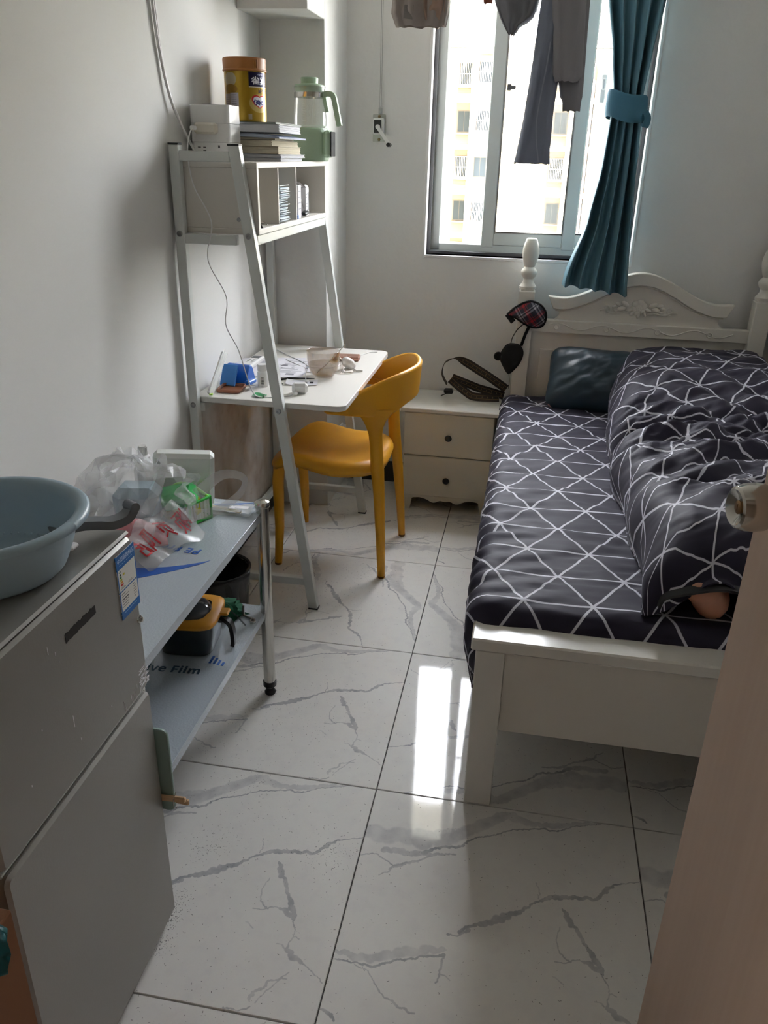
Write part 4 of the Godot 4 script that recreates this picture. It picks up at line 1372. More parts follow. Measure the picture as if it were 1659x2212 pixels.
func build_work_table():
	var t = thing("work_table", "two tier stainless steel work table still in its blue printed film", "table", Vector3(-.81, 0, -1.48))
	var film = mat("bfc9d2", .2, .25); film.clearcoat_enabled = true; film.clearcoat = .5; film.clearcoat_roughness = .12
	film = bumpy(film, M.fine, .2, 5.0)
	var st
	for k in 2:
		var y = [.567, .27][k]
		var x0 = [-1.008, -.985][k]; var x1 = [-.626, -.628][k]; var z0 = [-1.842, -1.812][k]; var z1 = -1.068
		st = ns()
		box(st, Vector3((x0 + x1) * .5, y - .001, (z0 + z1) * .5), Vector3(x1 - x0, .002, z1 - z0), .0008)
		for q in [x0 + .001, x1 - .001]: box(st, Vector3(q, y - .011, (z0 + z1) * .5), Vector3(.002, .022, z1 - z0), .0006)
		for q in [z0 + .001, z1 - .001]: box(st, Vector3((x0 + x1) * .5, y - .011, q), Vector3(x1 - x0, .022, .002), .0006)
		box(st, Vector3((x0 + x1) * .5, y - .014, (z0 + z1) * .5), Vector3(x1 - x0 - .03, .012, z1 - z0 - .03), 0.0)
		var sh = wobj("shelf" if k else "table_top", st, film, t)
		var pm = mat("2457a8" if k == 0 else "21485f", .4)
		var o
		if k == 0:
			o = text("print", "PE Protective Film", .034, pm, sh, Transform3D(Basis.from_euler(Vector3(-PI / 2, 0, 0)).rotated(Vector3.UP, PI - .12), Vector3(-.69, y + .0006, -1.537)))
			st = ns(); flat(st)
			var sw = []
			for q in 17: sw.append(Vector2(lerp(-.86, -.653, q / 16.0), 1.43 + .075 * pow(q / 16.0, 2.2)))
			for q in 17: sw.append(Vector2(lerp(-.653, -.80, q / 16.0), 1.505 - .13 * pow(q / 16.0, .8)))
			extr(st, sw, .0004, Transform3D(Basis(Vector3(1, 0, 0), Vector3(0, 0, -1), Vector3(0, 1, 0)), Vector3(0, y + .0003, 0)))
			obj("print", st, pm, sh)
			st = ns()
			sw = []
			for q in 13: sw.append(Vector2(lerp(-.82, -.655, q / 12.0), 1.80 + .04 * pow(q / 12.0, 1.6)))
			for q in 13: sw.append(Vector2(lerp(-.655, -.8, q / 12.0), 1.84 - .07 * pow(q / 12.0, .9)))
			extr(st, sw, .0004, Transform3D(Basis(Vector3(1, 0, 0), Vector3(0, 0, -1), Vector3(0, 1, 0)), Vector3(0, y + .0003, 0)))
			obj("print", st, pm, sh)
		else:
			o = text("print", "Protective Film", .036, pm, sh, Transform3D(Basis.from_euler(Vector3(-PI / 2, 0, 0)).rotated(Vector3.UP, .08), Vector3(-.955, y + .0006, -1.468)))
			st = ns()
			for q in 4:
				box(st, Vector3(-.685 + q * .011, y + .0003, -1.54 + q * .004), Vector3(.006, .0005, .03 - q * .005), 0.0, Transform3D(Basis.IDENTITY, Vector3.ZERO))
			obj("print", st, mat("2e62b4", .4), sh)
	for q in [[-.624, -1.786], [-.985, -1.786], [-.636, -1.09], [-.985, -1.09]]:
		st = ns()
		lathe(st, [Vector2(0, .03), Vector2(.0165, .03), Vector2(.0165, .586), Vector2(.0165, .588), Vector2(0, .588)], at(Vector3(q[0], 0, q[1])), 24)
		var lg = wobj("leg", st, M.steel, t)
		st = ns()
		lathe(st, [Vector2(0, .583), Vector2(.0205, .583), Vector2(.0215, .59), Vector2(.019, .597), Vector2(.011, .602), Vector2(0, .6035)], at(Vector3(q[0], 0, q[1])), 24)
		obj("cap", st, M.steel, lg)
		st = ns()
		lathe(st, [Vector2(0, 0), Vector2(.015, 0), Vector2(.016, .006), Vector2(.012, .012), Vector2(.011, .02), Vector2(.015, .024), Vector2(.019, .028), Vector2(.019, .042), Vector2(.0168, .043)], at(Vector3(q[0], 0, q[1])), 20)
		obj("foot", st, M.black, lg)

func build_curtain():
	var c = thing("curtain", "dark teal curtain gathered by a fabric tie at the right of the window", "curtain", Vector3(.28, .93, -3.37))
	var keys = [[2.42, .13, .40], [1.92, .169, .373], [1.752, .204, .351], [1.627, .224, .337], [1.56, .224, .342], [1.40, .215, .350], [1.206, .185, .360], [.96, .122, .376], [.925, .118, .381]]
	var lim = func(y):
		for k in keys.size() - 1:
			if y <= keys[k][0] and y >= keys[k + 1][0]:
				var t = (keys[k][0] - y) / (keys[k][0] - keys[k + 1][0])
				var s = t * t * (3 - 2 * t)
				return Vector2(lerp(keys[k][1], keys[k + 1][1], lerp(t, s, .4)), lerp(keys[k][2], keys[k + 1][2], lerp(t, s, .4)))
		return Vector2(.118, .381)
	var fab = mat("557c89", .65); fab.rim_enabled = true; fab.rim = .3; fab.backlight_enabled = true; fab.backlight = Color(.10, .16, .18)
	fab = bumpy(fab, M.fine, .2, 12.0)
	var st = ns()
	sheet(st, 150, 90, func(u, v):
		var y = lerp(2.42, .925, v)
		var l = lim.call(y)
		var wdt = l.y - l.x
		var fold = sin(u * TAU * 4.6 + .5 * sin(v * 4.0) + .4)
		var amp = lerp(.026, .036, v) * (1.0 if wdt > .14 else .8)
		amp *= .75 + .35 * sin(u * 9.0 + 1.0)
		var bottom = .003 * sin(u * TAU * 4.6 + 1.9) * smoothstep(.8, 1.0, v) + .03 * (1.0 - u) * smoothstep(.8, 1.0, v)
		return Vector3(lerp(l.x, l.y, u) + .005 * sin(u * TAU * 4.6 + 1.2), y + bottom, -3.318 + fold * amp - .008 * sin(u * 4.0)), .003)
	wobj("panel", st, fab, c)
	var rod = thing("curtain_rod", "white curtain rod on brackets above the window", "curtain rod", Vector3(0, 2.43, -3.32))
	st = ns(); tube(st, [Vector3(-.6, 2.432, -3.32), Vector3(.6, 2.432, -3.32)], .011, 14); wobj("rod", st, M.white_plastic, rod)
	for x in [-.55, .55]:
		st = ns(); box(st, Vector3(x, 2.432, -3.39), Vector3(.02, .03, .14), .004); wobj("bracket", st, M.white_plastic, rod)
		st = ns(); lathe(st, [Vector2(0, 0), Vector2(.017, .004), Vector2(.02, .018), Vector2(.012, .032), Vector2(0, .036)], at(Vector3(.6 * sign(x), 2.432, -3.32), 0, 0, -PI / 2 * sign(x)), 16); wobj("finial", st, M.white_plastic, rod)
	# tie band round the waist
	st = ns()
	var rings = []
	var prof = [[.062, 0.0], [.05, .004], [0.0, .006], [-.05, .004], [-.062, 0.0]]
	for k in prof.size():
		var dy = -prof[k][0] * .72
		var ring = []
		for j in 40:
			var t = -TAU * j / 40
			ring.append(Vector3(.281 + (.069 + prof[k][1]) * cos(t), 1.585 + dy - .17 * (.069 * cos(t)) + .004 * sin(t * 3.0), -3.32 + (.042 + prof[k][1]) * sin(t)))
		rings.append(ring)
	rings.reverse()
	rings.reverse()
	loft(st, rings, false)
	var tm = mat("35667a", .75)
	var tie = wobj("tie_band", st, tm, c)
	st = ns()
	strap(st, curve([Vector3(.344, 1.575, -3.302), Vector3(.357, 1.55, -3.292), Vector3(.352, 1.52, -3.294)], 5), Vector3(.6, 0, .8), .03, .003)
	obj("tie_end", st, tm, tie)

func garment(st, keys, folds, amp, sd, z, n = 48, squash = 1.0):
	# closed hanging cloth; keys: [y, xl, xr, half depth], bottom to top
	var nz = FastNoiseLite.new(); nz.seed = sd; nz.frequency = 1.0; nz.fractal_octaves = 3
	var rings = []
	var rows = 34
	for i in rows + 1:
		var y = lerp(keys[0][0], keys[-1][0], float(i) / rows)
		var k = 0
		while k < keys.size() - 2 and y > keys[k + 1][0]: k += 1
		var t = clamp((y - keys[k][0]) / (keys[k + 1][0] - keys[k][0]), 0.0, 1.0)
		var xl = lerp(keys[k][1], keys[k + 1][1], t); var xr = lerp(keys[k][2], keys[k + 1][2], t); var dp = lerp(keys[k][3], keys[k + 1][3], t)
		var ring = []
		for j in n:
			var a = -TAU * j / n
			var cx_ = sign(cos(a)) * pow(abs(cos(a)), .8)
			var f = 1.0 + amp * sin(a * folds + y * 6.0 + 2.0 * nz.get_noise_2d(y * 2.5, sd)) + amp * 1.6 * nz.get_noise_2d(cos(a) * 2.5 + sd, y * 5.0 + sin(a) * 2.0)
			ring.append(Vector3((xl + xr) * .5 + cx_ * (xr - xl) * .5 * (1.0 + .03 * nz.get_noise_2d(y * 14.0, a)), y + .006 * nz.get_noise_2d(a * 2.0, sd + 3.0) * (1.0 - float(i) / rows), z + sin(a) * dp * f))
		rings.append(ring)
	loft(st, rings, false)
	# inner lining so the open hem has a thickness
	var inner = []
	for i in 5:
		var ring = []
		for p in rings[i]:
			var c = Vector3.ZERO
			for q in rings[i]: c += q
			c /= n
			ring.append(p.lerp(c, .06) + Vector3(0, .0 if i == 0 else 0.0, 0))
		inner.append(ring)
	inner.reverse()
	loft(st, inner, false)
	loft(st, [inner[-1], rings[0]], false)

func hanger(parent, x, z, top):
	var st = ns()
	tube(st, curve([Vector3(x - .14, top - .1, z), Vector3(x - .02, top - .035, z), Vector3(x, top - .03, z), Vector3(x + .02, top - .035, z), Vector3(x + .14, top - .1, z)], 5), .004, 6)
	tube(st, [Vector3(x - .14, top - .1, z), Vector3(x + .14, top - .1, z)], .004, 6)
	var hook = [Vector3(x, top - .03, z), Vector3(x, top, z)]
	for k in 9:
		var a = -PI * .5 + PI * 1.25 * k / 8.0
		hook.append(Vector3(x, top + .022 + .022 * sin(a), z + .022 * cos(a)))
	tube(st, hook, .003, 6)
	wobj("hanger", st, M.white_plastic, parent)

func build_clothes():
	# lifting clothes rack under the ceiling, worked by the crank on the wall
	var rk = thing("clothes_rack", "lifting clothes rack of aluminium poles hung under the ceiling before the window", "clothes rack", Vector3(-.1, 2.3, -3.0))
	var py = 2.3
	for z in [-3.0, -2.72]:
		var st0 = ns(); tube(st0, [Vector3(-.92, py, z), Vector3(.8, py, z)], .0125, 14); wobj("pole", st0, M.alu, rk)
	for x in [-.62, .55]:
		var st0 = ns(); box(st0, Vector3(x, py + .02, -2.86), Vector3(.02, .02, .3), .003); wobj("cross_arm", st0, M.alu, rk)
		st0 = ns(); tube(st0, [Vector3(x, py + .03, -2.86), Vector3(x, CH - .03, -2.86)], .0018, 6); wobj("wire", st0, M.steel_dull, rk)
		st0 = ns(); box(st0, Vector3(x, CH - .016, -2.86), Vector3(.06, .024, .06), .004); wobj("pulley", st0, M.alu, rk)
	var mk = func(called, label, cat, keys, folds, amp, sd, z, col, hx):
		var t = thing(called, label, cat, Vector3(hx, 2.2, z), 0, "laundry drying on the rack")
		var st = ns()
		garment(st, keys, folds, amp, sd, z)
		var m = mat(col, .9); m.rim_enabled = true; m.rim = .3; m.backlight_enabled = true; m.backlight = Color(.16, .16, .165)
		m = bumpy(m, M.fine, .2, 9.0)
		wobj("cloth", st, m, t)
		hanger(t, hx, z, py)
		return t
	var t1 = mk.call("shorts", "grey brown crumpled shorts drying on the rack left of the window", "shorts", [[1.795, -.515, -.35, .022], [1.83, -.53, -.342, .035], [1.87, -.528, -.34, .04], [2.05, -.5, -.36, .04], [2.2, -.49, -.37, .02]], 9.0, .35, 3, -3.0, "a0968f", -.432)
	var st = ns()
	strap(st, [Vector3(-.465, 1.85, -2.955), Vector3(-.466, 1.83, -2.954), Vector3(-.468, 1.812, -2.957)], Vector3(0, 0, 1), .03, .004)
	wobj("pocket_flap", st, mat("77726f", .9), t1)
	st = ns()
	garment(st, [[1.805, -.42, -.352, .012], [1.84, -.425, -.348, .044], [1.9, -.43, -.345, .044]], 6.0, .3, 11, -3.0)
	lbl(wobj("lower_leg", st, mat("a88e7e", .95), t1), "brown faded panel")
	mk.call("briefs", "small dark charcoal garment drying with a pointed hem", "underwear", [[1.772, -.142, -.128, .01], [1.80, -.162, -.106, .02], [1.815, -.172, -.07, .024], [1.868, -.197, -.056, .026], [2.0, -.2, -.05, .03], [2.2, -.19, -.06, .015]], 5.0, .25, 5, -3.0, "737479", -.125)
	var t3 = mk.call("trousers", "long dark blue grey trousers drying in front of the window", "trousers", [[1.395, -.094, .026, .028], [1.41, -.09, .022, .034], [1.55, -.072, .022, .036], [1.7, -.06, .03, .038], [1.87, -.05, .033, .04], [2.2, -.04, .04, .02]], 5.0, .16, 7, -2.98, "7d8393", .0)
	st = ns()
	strap(st, curve([Vector3(-.005, 1.86, -2.939), Vector3(-.012, 1.7, -2.938), Vector3(-.03, 1.52, -2.94), Vector3(-.012, 1.40, -2.945)], 6), Vector3(0, 0, 1), .004, .003)
	wobj("seam", st, mat("959aa8", .9), t3)
	var t4 = mk.call("sweater", "grey knitted sweater with hanging sleeves drying in front of the window", "sweater", [[1.637, .018, .086, .022], [1.65, .008, .1, .026], [1.7, .004, .098, .03], [1.87, -.02, .088, .034], [2.2, -.02, .1, .02]], 4.0, .12, 9, -2.95, "8d8b8f", .04)
	st = ns()
	garment(st, [[1.556, .05, .107, .018], [1.585, .047, .107, .02], [1.59, .04, .11, .024], [1.65, .026, .108, .024], [1.9, .03, .1, .024]], 4.0, .15, 13, -2.99)
	wobj("sleeve", st, mat("828186", .9), t4)
	var t5 = thing("sock", "white sock drying beside the dark trousers", "sock", Vector3(-.075, 1.85, -3.04), 0, "laundry drying on the rack")
	st = ns()
	garment(st, [[1.84, -.085, -.06, .012], [1.87, -.1, -.055, .02], [2.1, -.1, -.055, .02], [2.28, -.09, -.06, .01]], 3.0, .1, 21, -3.03)
	wobj("cloth", st, mat("d8d8d8", .9), t5)
	var t6 = thing("sock", "rust brown sock drying beside the charcoal garment", "sock", Vector3(-.22, 1.86, -3.02), 0, "laundry drying on the rack")
	st = ns()
	garment(st, [[1.862, -.232, -.205, .01], [1.9, -.24, -.2, .018], [2.28, -.23, -.205, .01]], 3.0, .1, 23, -3.02)
	wobj("cloth", st, mat("7c4434", .9), t6)

func wood_image():
	var w = 256; var h = 1024
	var img = Image.create(w, h, false, Image.FORMAT_RGB8)
	var a = FastNoiseLite.new(); a.seed = 51; a.frequency = .03; a.fractal_octaves = 4
	var b = FastNoiseLite.new(); b.seed = 52; b.frequency = .11; b.fractal_octaves = 3
	for y in h:
		for x in w:
			var g = a.get_noise_2d(x * 1.2 + 6.0 * a.get_noise_2d(x * .2, y * .06), y * .05) * .5 + b.get_noise_2d(x * 2.2, y * .035) * .4
			var c = Color(.90, .81, .74).lerp(Color(.84, .735, .655), clamp(.5 + g * .5, 0.0, 1.0))
			img.set_pixel(x, y, c)
	return img

func build_door():
	var a = deg_to_rad(13.0)
	var ex = .0035 + .308 * .965
	var along = Vector3(sin(a), 0, cos(a)); var nrm = Vector3(-cos(a), 0, sin(a))
	var d = Node3D.new(); d.name = "door_1"; d.set_meta("kind", "structure"); add_child(d)
	# local x runs from the free edge to the hinges, z out of the visible face
	d.transform = Transform3D(Basis(along, Vector3.UP, along.cross(Vector3.UP)), Vector3(ex, 0, -.965))
	var wood = texmat(wood_image(), .5)
	wood.uv1_triplanar = true; wood.uv1_scale = Vector3(1.2, .5, 1.2)
	var s = 1.0 if along.cross(Vector3.UP).dot(nrm) > 0.0 else -1.0
	var st = ns(); box(st, Vector3(.39, 1.02, -s * .02), Vector3(.78, 2.02, .04), .002)
	obj("leaf", st, wood, d)
	for side in [1.0, -1.0]:
		var zz = 0.0 if side > 0 else -s * .04
		var kx = Transform3D(Basis.from_euler(Vector3(s * side * PI / 2, 0, 0)), Vector3(.06, 1.055, zz))
		st = ns()
		lathe(st, [Vector2(0, 0), Vector2(.034, 0), Vector2(.034, .003), Vector2(.03, .007), Vector2(.018, .009), Vector2(.016, .02), Vector2(.021, .026), Vector2(.0275, .03), Vector2(.0285, .04), Vector2(.0275, .052), Vector2(.024, .061), Vector2(.021, .063), Vector2(.0195, .0625), Vector2(.0085, .055), Vector2(.0085, .056), Vector2(0, .056)], kx, 40)
		var kb = obj("knob", st, M.steel, d)
		st = ns()
		lathe(st, [Vector2(0, .0555), Vector2(.008, .0555), Vector2(.008, .0585), Vector2(.007, .0592), Vector2(0, .0592)], kx, 24)
		box(st, Vector3(0, .0594, 0), Vector3(.0012, .0008, .008), 0.0, kx)
		obj("key_cylinder", st, mat("8a6a4a", .35, .9), kb)
	st = ns()
	for y in [.25, 1.05, 1.8]:
		tube(st, [Vector3(.785, y, 0), Vector3(.785, y + .09, 0)], .006, 10)
	obj("hinge", st, M.steel, d)
	# frame of the doorway
	st = ns()
	var jm = texmat(wood_image(), .5)
	jm.uv1_triplanar = true; jm.uv1_scale = Vector3(1.2, .5, 1.2)
	for x in [-.362, .512]: box(st, Vector3(x, 1.03, ZF + .06), Vector3(.024, 2.06, .14), .002)
	box(st, Vector3(.075, 2.072, ZF + .06), Vector3(.898, .024, .14), .002)
	struct("trim_1", st, jm)

# ---------------------------------------------------------------- things on the boxed shelf
func can_image():
	var w = 1024; var h = 512
	var img = Image.create(w, h, false, Image.FORMAT_RGB8)
	for y in h:
		for x in w: img.set_pixel(x, y, Color(.66, .53, .13))
	# print: navy panel with the name, a heart, a portrait and a text block
	img.fill_rect(Rect2i(560, 10, 190, 150), Color(.10, .08, .26))
	strokes(img, ["que", "chao"], 580, 60, 76, Color(.95, .95, .97), 9)
	strokes(img, ["xin", "xin"], 640, 22, 24, Color(.8, .8, .9), 3)
	img.fill_rect(Rect2i(560, 160, 190, 10), Color(.9, .88, .8))
	strokes(img, ["neng", "jian", "xin"], 640, 186, 40, Color(.12, .10, .3), 5)
	for y in range(230, 440):
		for x in range(540, 760):
			var p = Vector2((x - 650) / 92.0, (y - 335) / 98.0)
			if p.length() < 1.0: img.set_pixel(x, y, Color(.78, .68, .42))
			var q = Vector2((x - 650) / 72.0, -(y - 328) / 72.0)
			var hv = pow(q.x * q.x + q.y * q.y - .75, 3.0) - q.x * q.x * q.y * q.y * q.y
			if hv < 0.0: img.set_pixel(x, y, Color(.75, .12, .14))
			q *= 1.22
			hv = pow(q.x * q.x + q.y * q.y - .75, 3.0) - q.x * q.x * q.y * q.y * q.y
			if hv < 0.0: img.set_pixel(x, y, Color(.9, .9, .94))
	strokes(img, ["jian", "xin"], 598, 300, 52, Color(.16, .16, .45), 8)
	for y in range(20, 250):
		for x in range(330, 480):
			var p = Vector2((x - 400) / 60.0, (y - 90) / 80.0)
			if p.length() < 1.0: img.set_pixel(x, y, Color(.70, .66, .55))
			p = Vector2((x - 400) / 70.0, (y - 190) / 50.0)
			if p.length() < 1.0: img.set_pixel(x, y, Color(.55, .42, .16))
	img.fill_rect(Rect2i(330, 240, 70, 170), Color(.62, .58, .55))
	img.fill_rect(Rect2i(400, 230, 76, 190), Color(.74, .72, .76))
	for k in 14: img.fill_rect(Rect2i(340 + (k % 2) * 70, 252 + int(k / 2) * 22, 48, 4), Color(.35, .33, .36))
	img.fill_rect(Rect2i(548, 450, 30, 56), Color(.75, .7, .62))
	return img

func make_book(x0, x1, z0, z1, y, th, cover, pages, label, turn = 0.0, sag = 0.0):
	var b = thing("book", label, "book", Vector3((x0 + x1) * .5, y, (z0 + z1) * .5), turn, "books stacked on the boxed shelf")
	var w = x1 - x0; var d = z1 - z0
	var st = ns()
	sheet(st, 12, 2, func(u, v): return Vector3(lerp(-w * .5, w * .5, u), th - .0005 - sag * pow(u, 2.5), lerp(d * .5, -d * .5, v)), .0012)
	sheet(st, 12, 2, func(u, v): return Vector3(lerp(-w * .5, w * .5, u), .0008 - sag * .35 * pow(u, 2.5), lerp(d * .5, -d * .5, v)), .0012)
	box(st, Vector3(-w * .5 + .0006, th * .5, 0), Vector3(.0012, th, d))
	obj("cover", st, cover, b)
	st = ns()
	var n = max(3, int(th / .0024))
	for k in n:
		var y0 = .0014 + (th - .003) * k / n
		var t = (th - .003) / n
		var off = .0012 * sin(k * 2.3)
		sheet(st, 8, 1, func(u, v): return Vector3(lerp(-w * .5 + .002, w * .5 - .002 + off, u), y0 + t * .5 - sag * (.35 + .65 * k / n) * pow(u, 2.5), lerp(d * .5 - .002, -d * .5 + .002, v)), t * .86)
	obj("pages", st, pages, b)
	return b

func build_things_on_desk_shelf():
	var Y = 1.385
	var st
	# books, bottom to top
	var cream = mat("d9cfb8", .85); var white = mat("dcdde2", .8); var bluish = mat("c3ccdc", .8)
	var y = Y + .0005
	make_book(-.955, -.772, -2.765, -2.512, y, .0095, mat("c9ccd6", .5), white, "thin grey white exercise book at the very bottom of the stack", .02); y += .010
	make_book(-.955, -.768, -2.77, -2.515, y, .0095, mat("b7bccb", .5), white, "thin bluish white exercise book, second from the bottom", -.01); y += .010
	make_book(-.96, -.779, -2.765, -2.52, y, .021, mat("b9ab8e", .6), cream, "thick cream paged book low in the stack", .0); y += .0215
	make_book(-.958, -.79, -2.76, -2.518, y, .016, mat("cfc4ab", .6), cream, "cream paged paperback in the middle of the stack", -.05); y += .0165
	make_book(-.956, -.795, -2.76, -2.52, y, .008, mat("8e8878", .6), cream, "thin tan paged booklet in the middle of the stack", .05); y += .0085
	make_book(-.957, -.768, -2.775, -2.515, y, .012, mat("a9b6cf", .5), bluish, "light blue magazine with drooping corner near the top of the stack", -.04, .012); y += .0125
	make_book(-.956, -.776, -2.77, -2.512, y, .022, mat("b9bcc0", .5), white, "thick white paged book under the gold tin", .03); y += .0225
	make_book(-.954, -.78, -2.775, -2.515, y, .005, mat("55665a", .4), white, "thin dark green folder on top of the stack", -.02); y += .0055
	# milk powder tin
	var t = thing("milk_powder_tin", "gold milk powder tin with a brown lid standing on the books", "tin", Vector3(-.918, y, -2.645))
	st = ns()
	lathe(st, [Vector2(0, 0), Vector2(.062, 0), Vector2(.0635, .003), Vector2(.0625, .006), Vector2(.0625, .14), Vector2(.0635, .143), Vector2(0, .143)], Transform3D.IDENTITY, 48)
	var gold = mat("9a7d2e", .35, .6)
	obj("base", st, gold, t)
	st = ns(); smooth(st)
	for j in 64:
		var a0 = TAU * j / 64 - 2.93; var a1 = TAU * (j + 1) / 64 - 2.93
		var r = .0628
		quad(st, Vector3(r * sin(a0), .007, r * cos(a0)), Vector3(r * sin(a1), .007, r * cos(a1)), Vector3(r * sin(a1), .139, r * cos(a1)), Vector3(r * sin(a0), .139, r * cos(a0)), Vector2(j / 64.0, 1), Vector2((j + 1) / 64.0, 1), Vector2((j + 1) / 64.0, 0), Vector2(j / 64.0, 0))
	var cm = texmat(can_image(), .3); cm.metallic = .45
	lbl(obj("printed_wrap", st, cm, t), "gold wrap with navy panel and red heart")
	st = ns()
	lathe(st, [Vector2(.0645, .138), Vector2(.0665, .14), Vector2(.0665, .143), Vector2(.065, .145), Vector2(.0655, .172), Vector2(.064, .175), Vector2(.058, .1755), Vector2(.056, .173), Vector2(0, .173)], Transform3D.IDENTITY, 48)
	for k in 3: box(st, Vector3(.066 * sin(.75 + k * .09), .158, .066 * cos(.75 + k * .09)), Vector3(.003, .022, .003), .001)
	obj("lid", st, mat("a0662a", .45), t)
	# glass kettle on its heating base
	var k = thing("glass_kettle", "glass kettle with pale green lid, handle and warming base on the shelf", "kettle", Vector3(-.802, Y, -2.97))
	var green = mat("a9c2a6", .4)
	st = ns()
	lathe(st, [Vector2(0, 0), Vector2(.06, 0), Vector2(.064, .005), Vector2(.066, .03), Vector2(.065, .085), Vector2(.062, .1), Vector2(.058, .105), Vector2(0, .106)], Transform3D.IDENTITY, 40)
	var kb = obj("heating_base", st, green, k)
	st = ns(); box(st, Vector3(.068, .055, .012), Vector3(.028, .086, .07), .01); obj("control_box", st, green, kb)
	st = ns(); box(st, Vector3(.0835, .055, .012), Vector3(.004, .078, .06), .0015); obj("control_panel", st, mat("26282a", .2), kb)
	st = ns()
	lathe(st, [Vector2(0, .108), Vector2(.052, .108), Vector2(.057, .112), Vector2(.0575, .13), Vector2(.053, .19), Vector2(.051, .215), Vector2(.054, .232), Vector2(.0535, .2325), Vector2(.049, .216), Vector2(.051, .19), Vector2(.0555, .13), Vector2(.055, .113), Vector2(.05, .11), Vector2(0, .11)], Transform3D.IDENTITY, 40)
	var gl = mat("eef4ee", .02); gl.refraction_enabled = true; gl.refraction_scale = .05; gl.albedo_color.a = 0.0; gl.transparency = BaseMaterial3D.TRANSPARENCY_ALPHA
	var jug = obj("jug", st, M.clear, k)
	st = ns()
	for q in 9: box(st, Vector3(.0545 * sin(.1) - .012, .125 + q * .0075, .0555 - q * .0005), Vector3(.006 if q % 2 else .01, .0012, .0006))
	obj("scale_marks", st, M.white_plastic, jug)
	st = ns(); lathe(st, [Vector2(.0525, .198), Vector2(.0535, .1985), Vector2(.0525, .213), Vector2(.0515, .2135)], Transform3D.IDENTITY, 40); obj("steel_band", st, M.steel, jug)
	st = ns()
	lathe(st, [Vector2(0, .216), Vector2(.048, .216), Vector2(.053, .23), Vector2(.05, .236), Vector2(.03, .24), Vector2(.029, .241), Vector2(.03, .256), Vector2(.028, .259), Vector2(0, .259)], Transform3D.IDENTITY, 36)
	obj("lid", st, green, k)
	st = ns()
	var hp = curve([Vector3(.048, .206, .004), Vector3(.066, .21, .006), Vector3(.082, .206, .008), Vector3(.09, .19, .01), Vector3(.099, .15, .012), Vector3(.108, .112, .014)], 6)
	strap(st, hp, Vector3(0, 0, 1), .017, .02)
	strap(st, curve([Vector3(.052, .205, .004), Vector3(.056, .185, .004), Vector3(.063, .155, .004)], 5), Vector3(1, 0, 0), .016, .012)
	obj("handle", st, green, k)
	# socket tower with a charger in it
	var s = thing("socket_tower", "white tiered socket tower standing on the shelf by the wall", "power strip", Vector3(-.944, Y, -2.446))
	for q in 3:
		st = ns()
		extr(st, rrect(.118 - .004 * abs(q - 1) * 0.0, .1, .012, 4), .0478, Transform3D(Basis(Vector3(1, 0, 0), Vector3(0, 0, -1), Vector3(0, 1, 0)), Vector3(0, .0245 + q * .0485, 0)), true, .0008)
		var tier = obj("tier", st, M.white_plastic, s)
		if q > 0: continue
		st = ns()
		for c in [-.022, .026]:
			var y0 = .026 + q * .0485
			if c < 0:
				for a in [-1, 1]: box(st, Vector3(c - .012, y0 + a * .009, .0502), Vector3(.009, .0022, .001), 0.0, Transform3D.IDENTITY)
				box(st, Vector3(c + .004, y0, .0502), Vector3(.009, .0022, .001))
				for a in [-1, 1]: box(st, Vector3(c + .004, y0 + a * .009, .0502), Vector3(.008, .0022, .001))
			else:
				for a in [-1, 1]: box(st, Vector3(c, y0 + a * .011, .0502), Vector3(.005, .007, .001))
		obj("socket_slots", st, M.black, tier)
	st = ns(); lathe(st, [Vector2(0, .145), Vector2(.035, .145), Vector2(.034, .1475), Vector2(0, .148)], at(Vector3(-.012, 0, 0)), 28); obj("switch_button", st, M.black, s)
	var ch = thing("phone_charger", "off white phone charger plugged into the socket tower", "charger", Vector3(-.955, 1.469, -2.394))
	st = ns(); box(st, Vector3(0.006, 0, .012), Vector3(.066, .03, .026), .006); obj("body", st, mat("dcd6c8", .35), ch)
	st = ns(); box(st, Vector3(-.026, 0, .027), Vector3(.02, .012, .008), .003); obj("plug", st, M.white_plastic, ch)
	st = ns()
	tube(st, curve([Vector3(-.981, 1.469, -2.362), Vector3(-.985, 1.455, -2.35), Vector3(-.975, 1.405, -2.30), Vector3(-.935, 1.323, -2.232), Vector3(-.888, 1.23, -2.225), Vector3(-.905, 1.13, -2.225), Vector3(-.857, 1.03, -2.225), Vector3(-.864, .948, -2.228), Vector3(-.835, .876, -2.24), Vector3(-.822, .796, -2.262), Vector3(-.812, .735, -2.285), Vector3(-.795, .7125, -2.31), Vector3(-.75, .7125, -2.325), Vector3(-.715, .7125, -2.345), Vector3(-.706, .716, -2.362)], 10), .0017, 8)
	tag(obj("charging_cable", st, M.white_plastic), "thin white charging cable hanging from the socket tower to the desk", "cable")
	# white mains cable down the wall
	for q in 2:
		st = ns()
		tube(st, curve([Vector3(-1.013, CH, -2.17 - q * .02), Vector3(-1.013, 2.1, -2.19 - q * .018), Vector3(-1.012, 1.757, -2.232 - q * .012), Vector3(-1.012, 1.636, -2.256 - q * .008), Vector3(-1.008, 1.53, -2.295 - q * .004), Vector3(-1.0, 1.43, -2.385 - q * .004), Vector3(-.985, 1.397, -2.41)], 8), .0042 - q * .0012, 8)
		tag(obj("wall_cable", st, M.white_plastic), ["thick white mains cable running down the left wall to the socket tower", "thinner white cable beside the mains cable on the left wall"][q], "cable")
	# left compartment
	st = ns()
	var bc = thing("binder_clip", "small black binder clip in the near shelf compartment", "clip", Vector3(-.79, 1.2115, -2.33))
	extr(st, [Vector2(-.014, 0), Vector2(.014, 0), Vector2(.003, .018), Vector2(-.003, .018)], .03, at(Vector3(0, 0, 0), .5), false)
	obj("spring", st, M.black, bc)
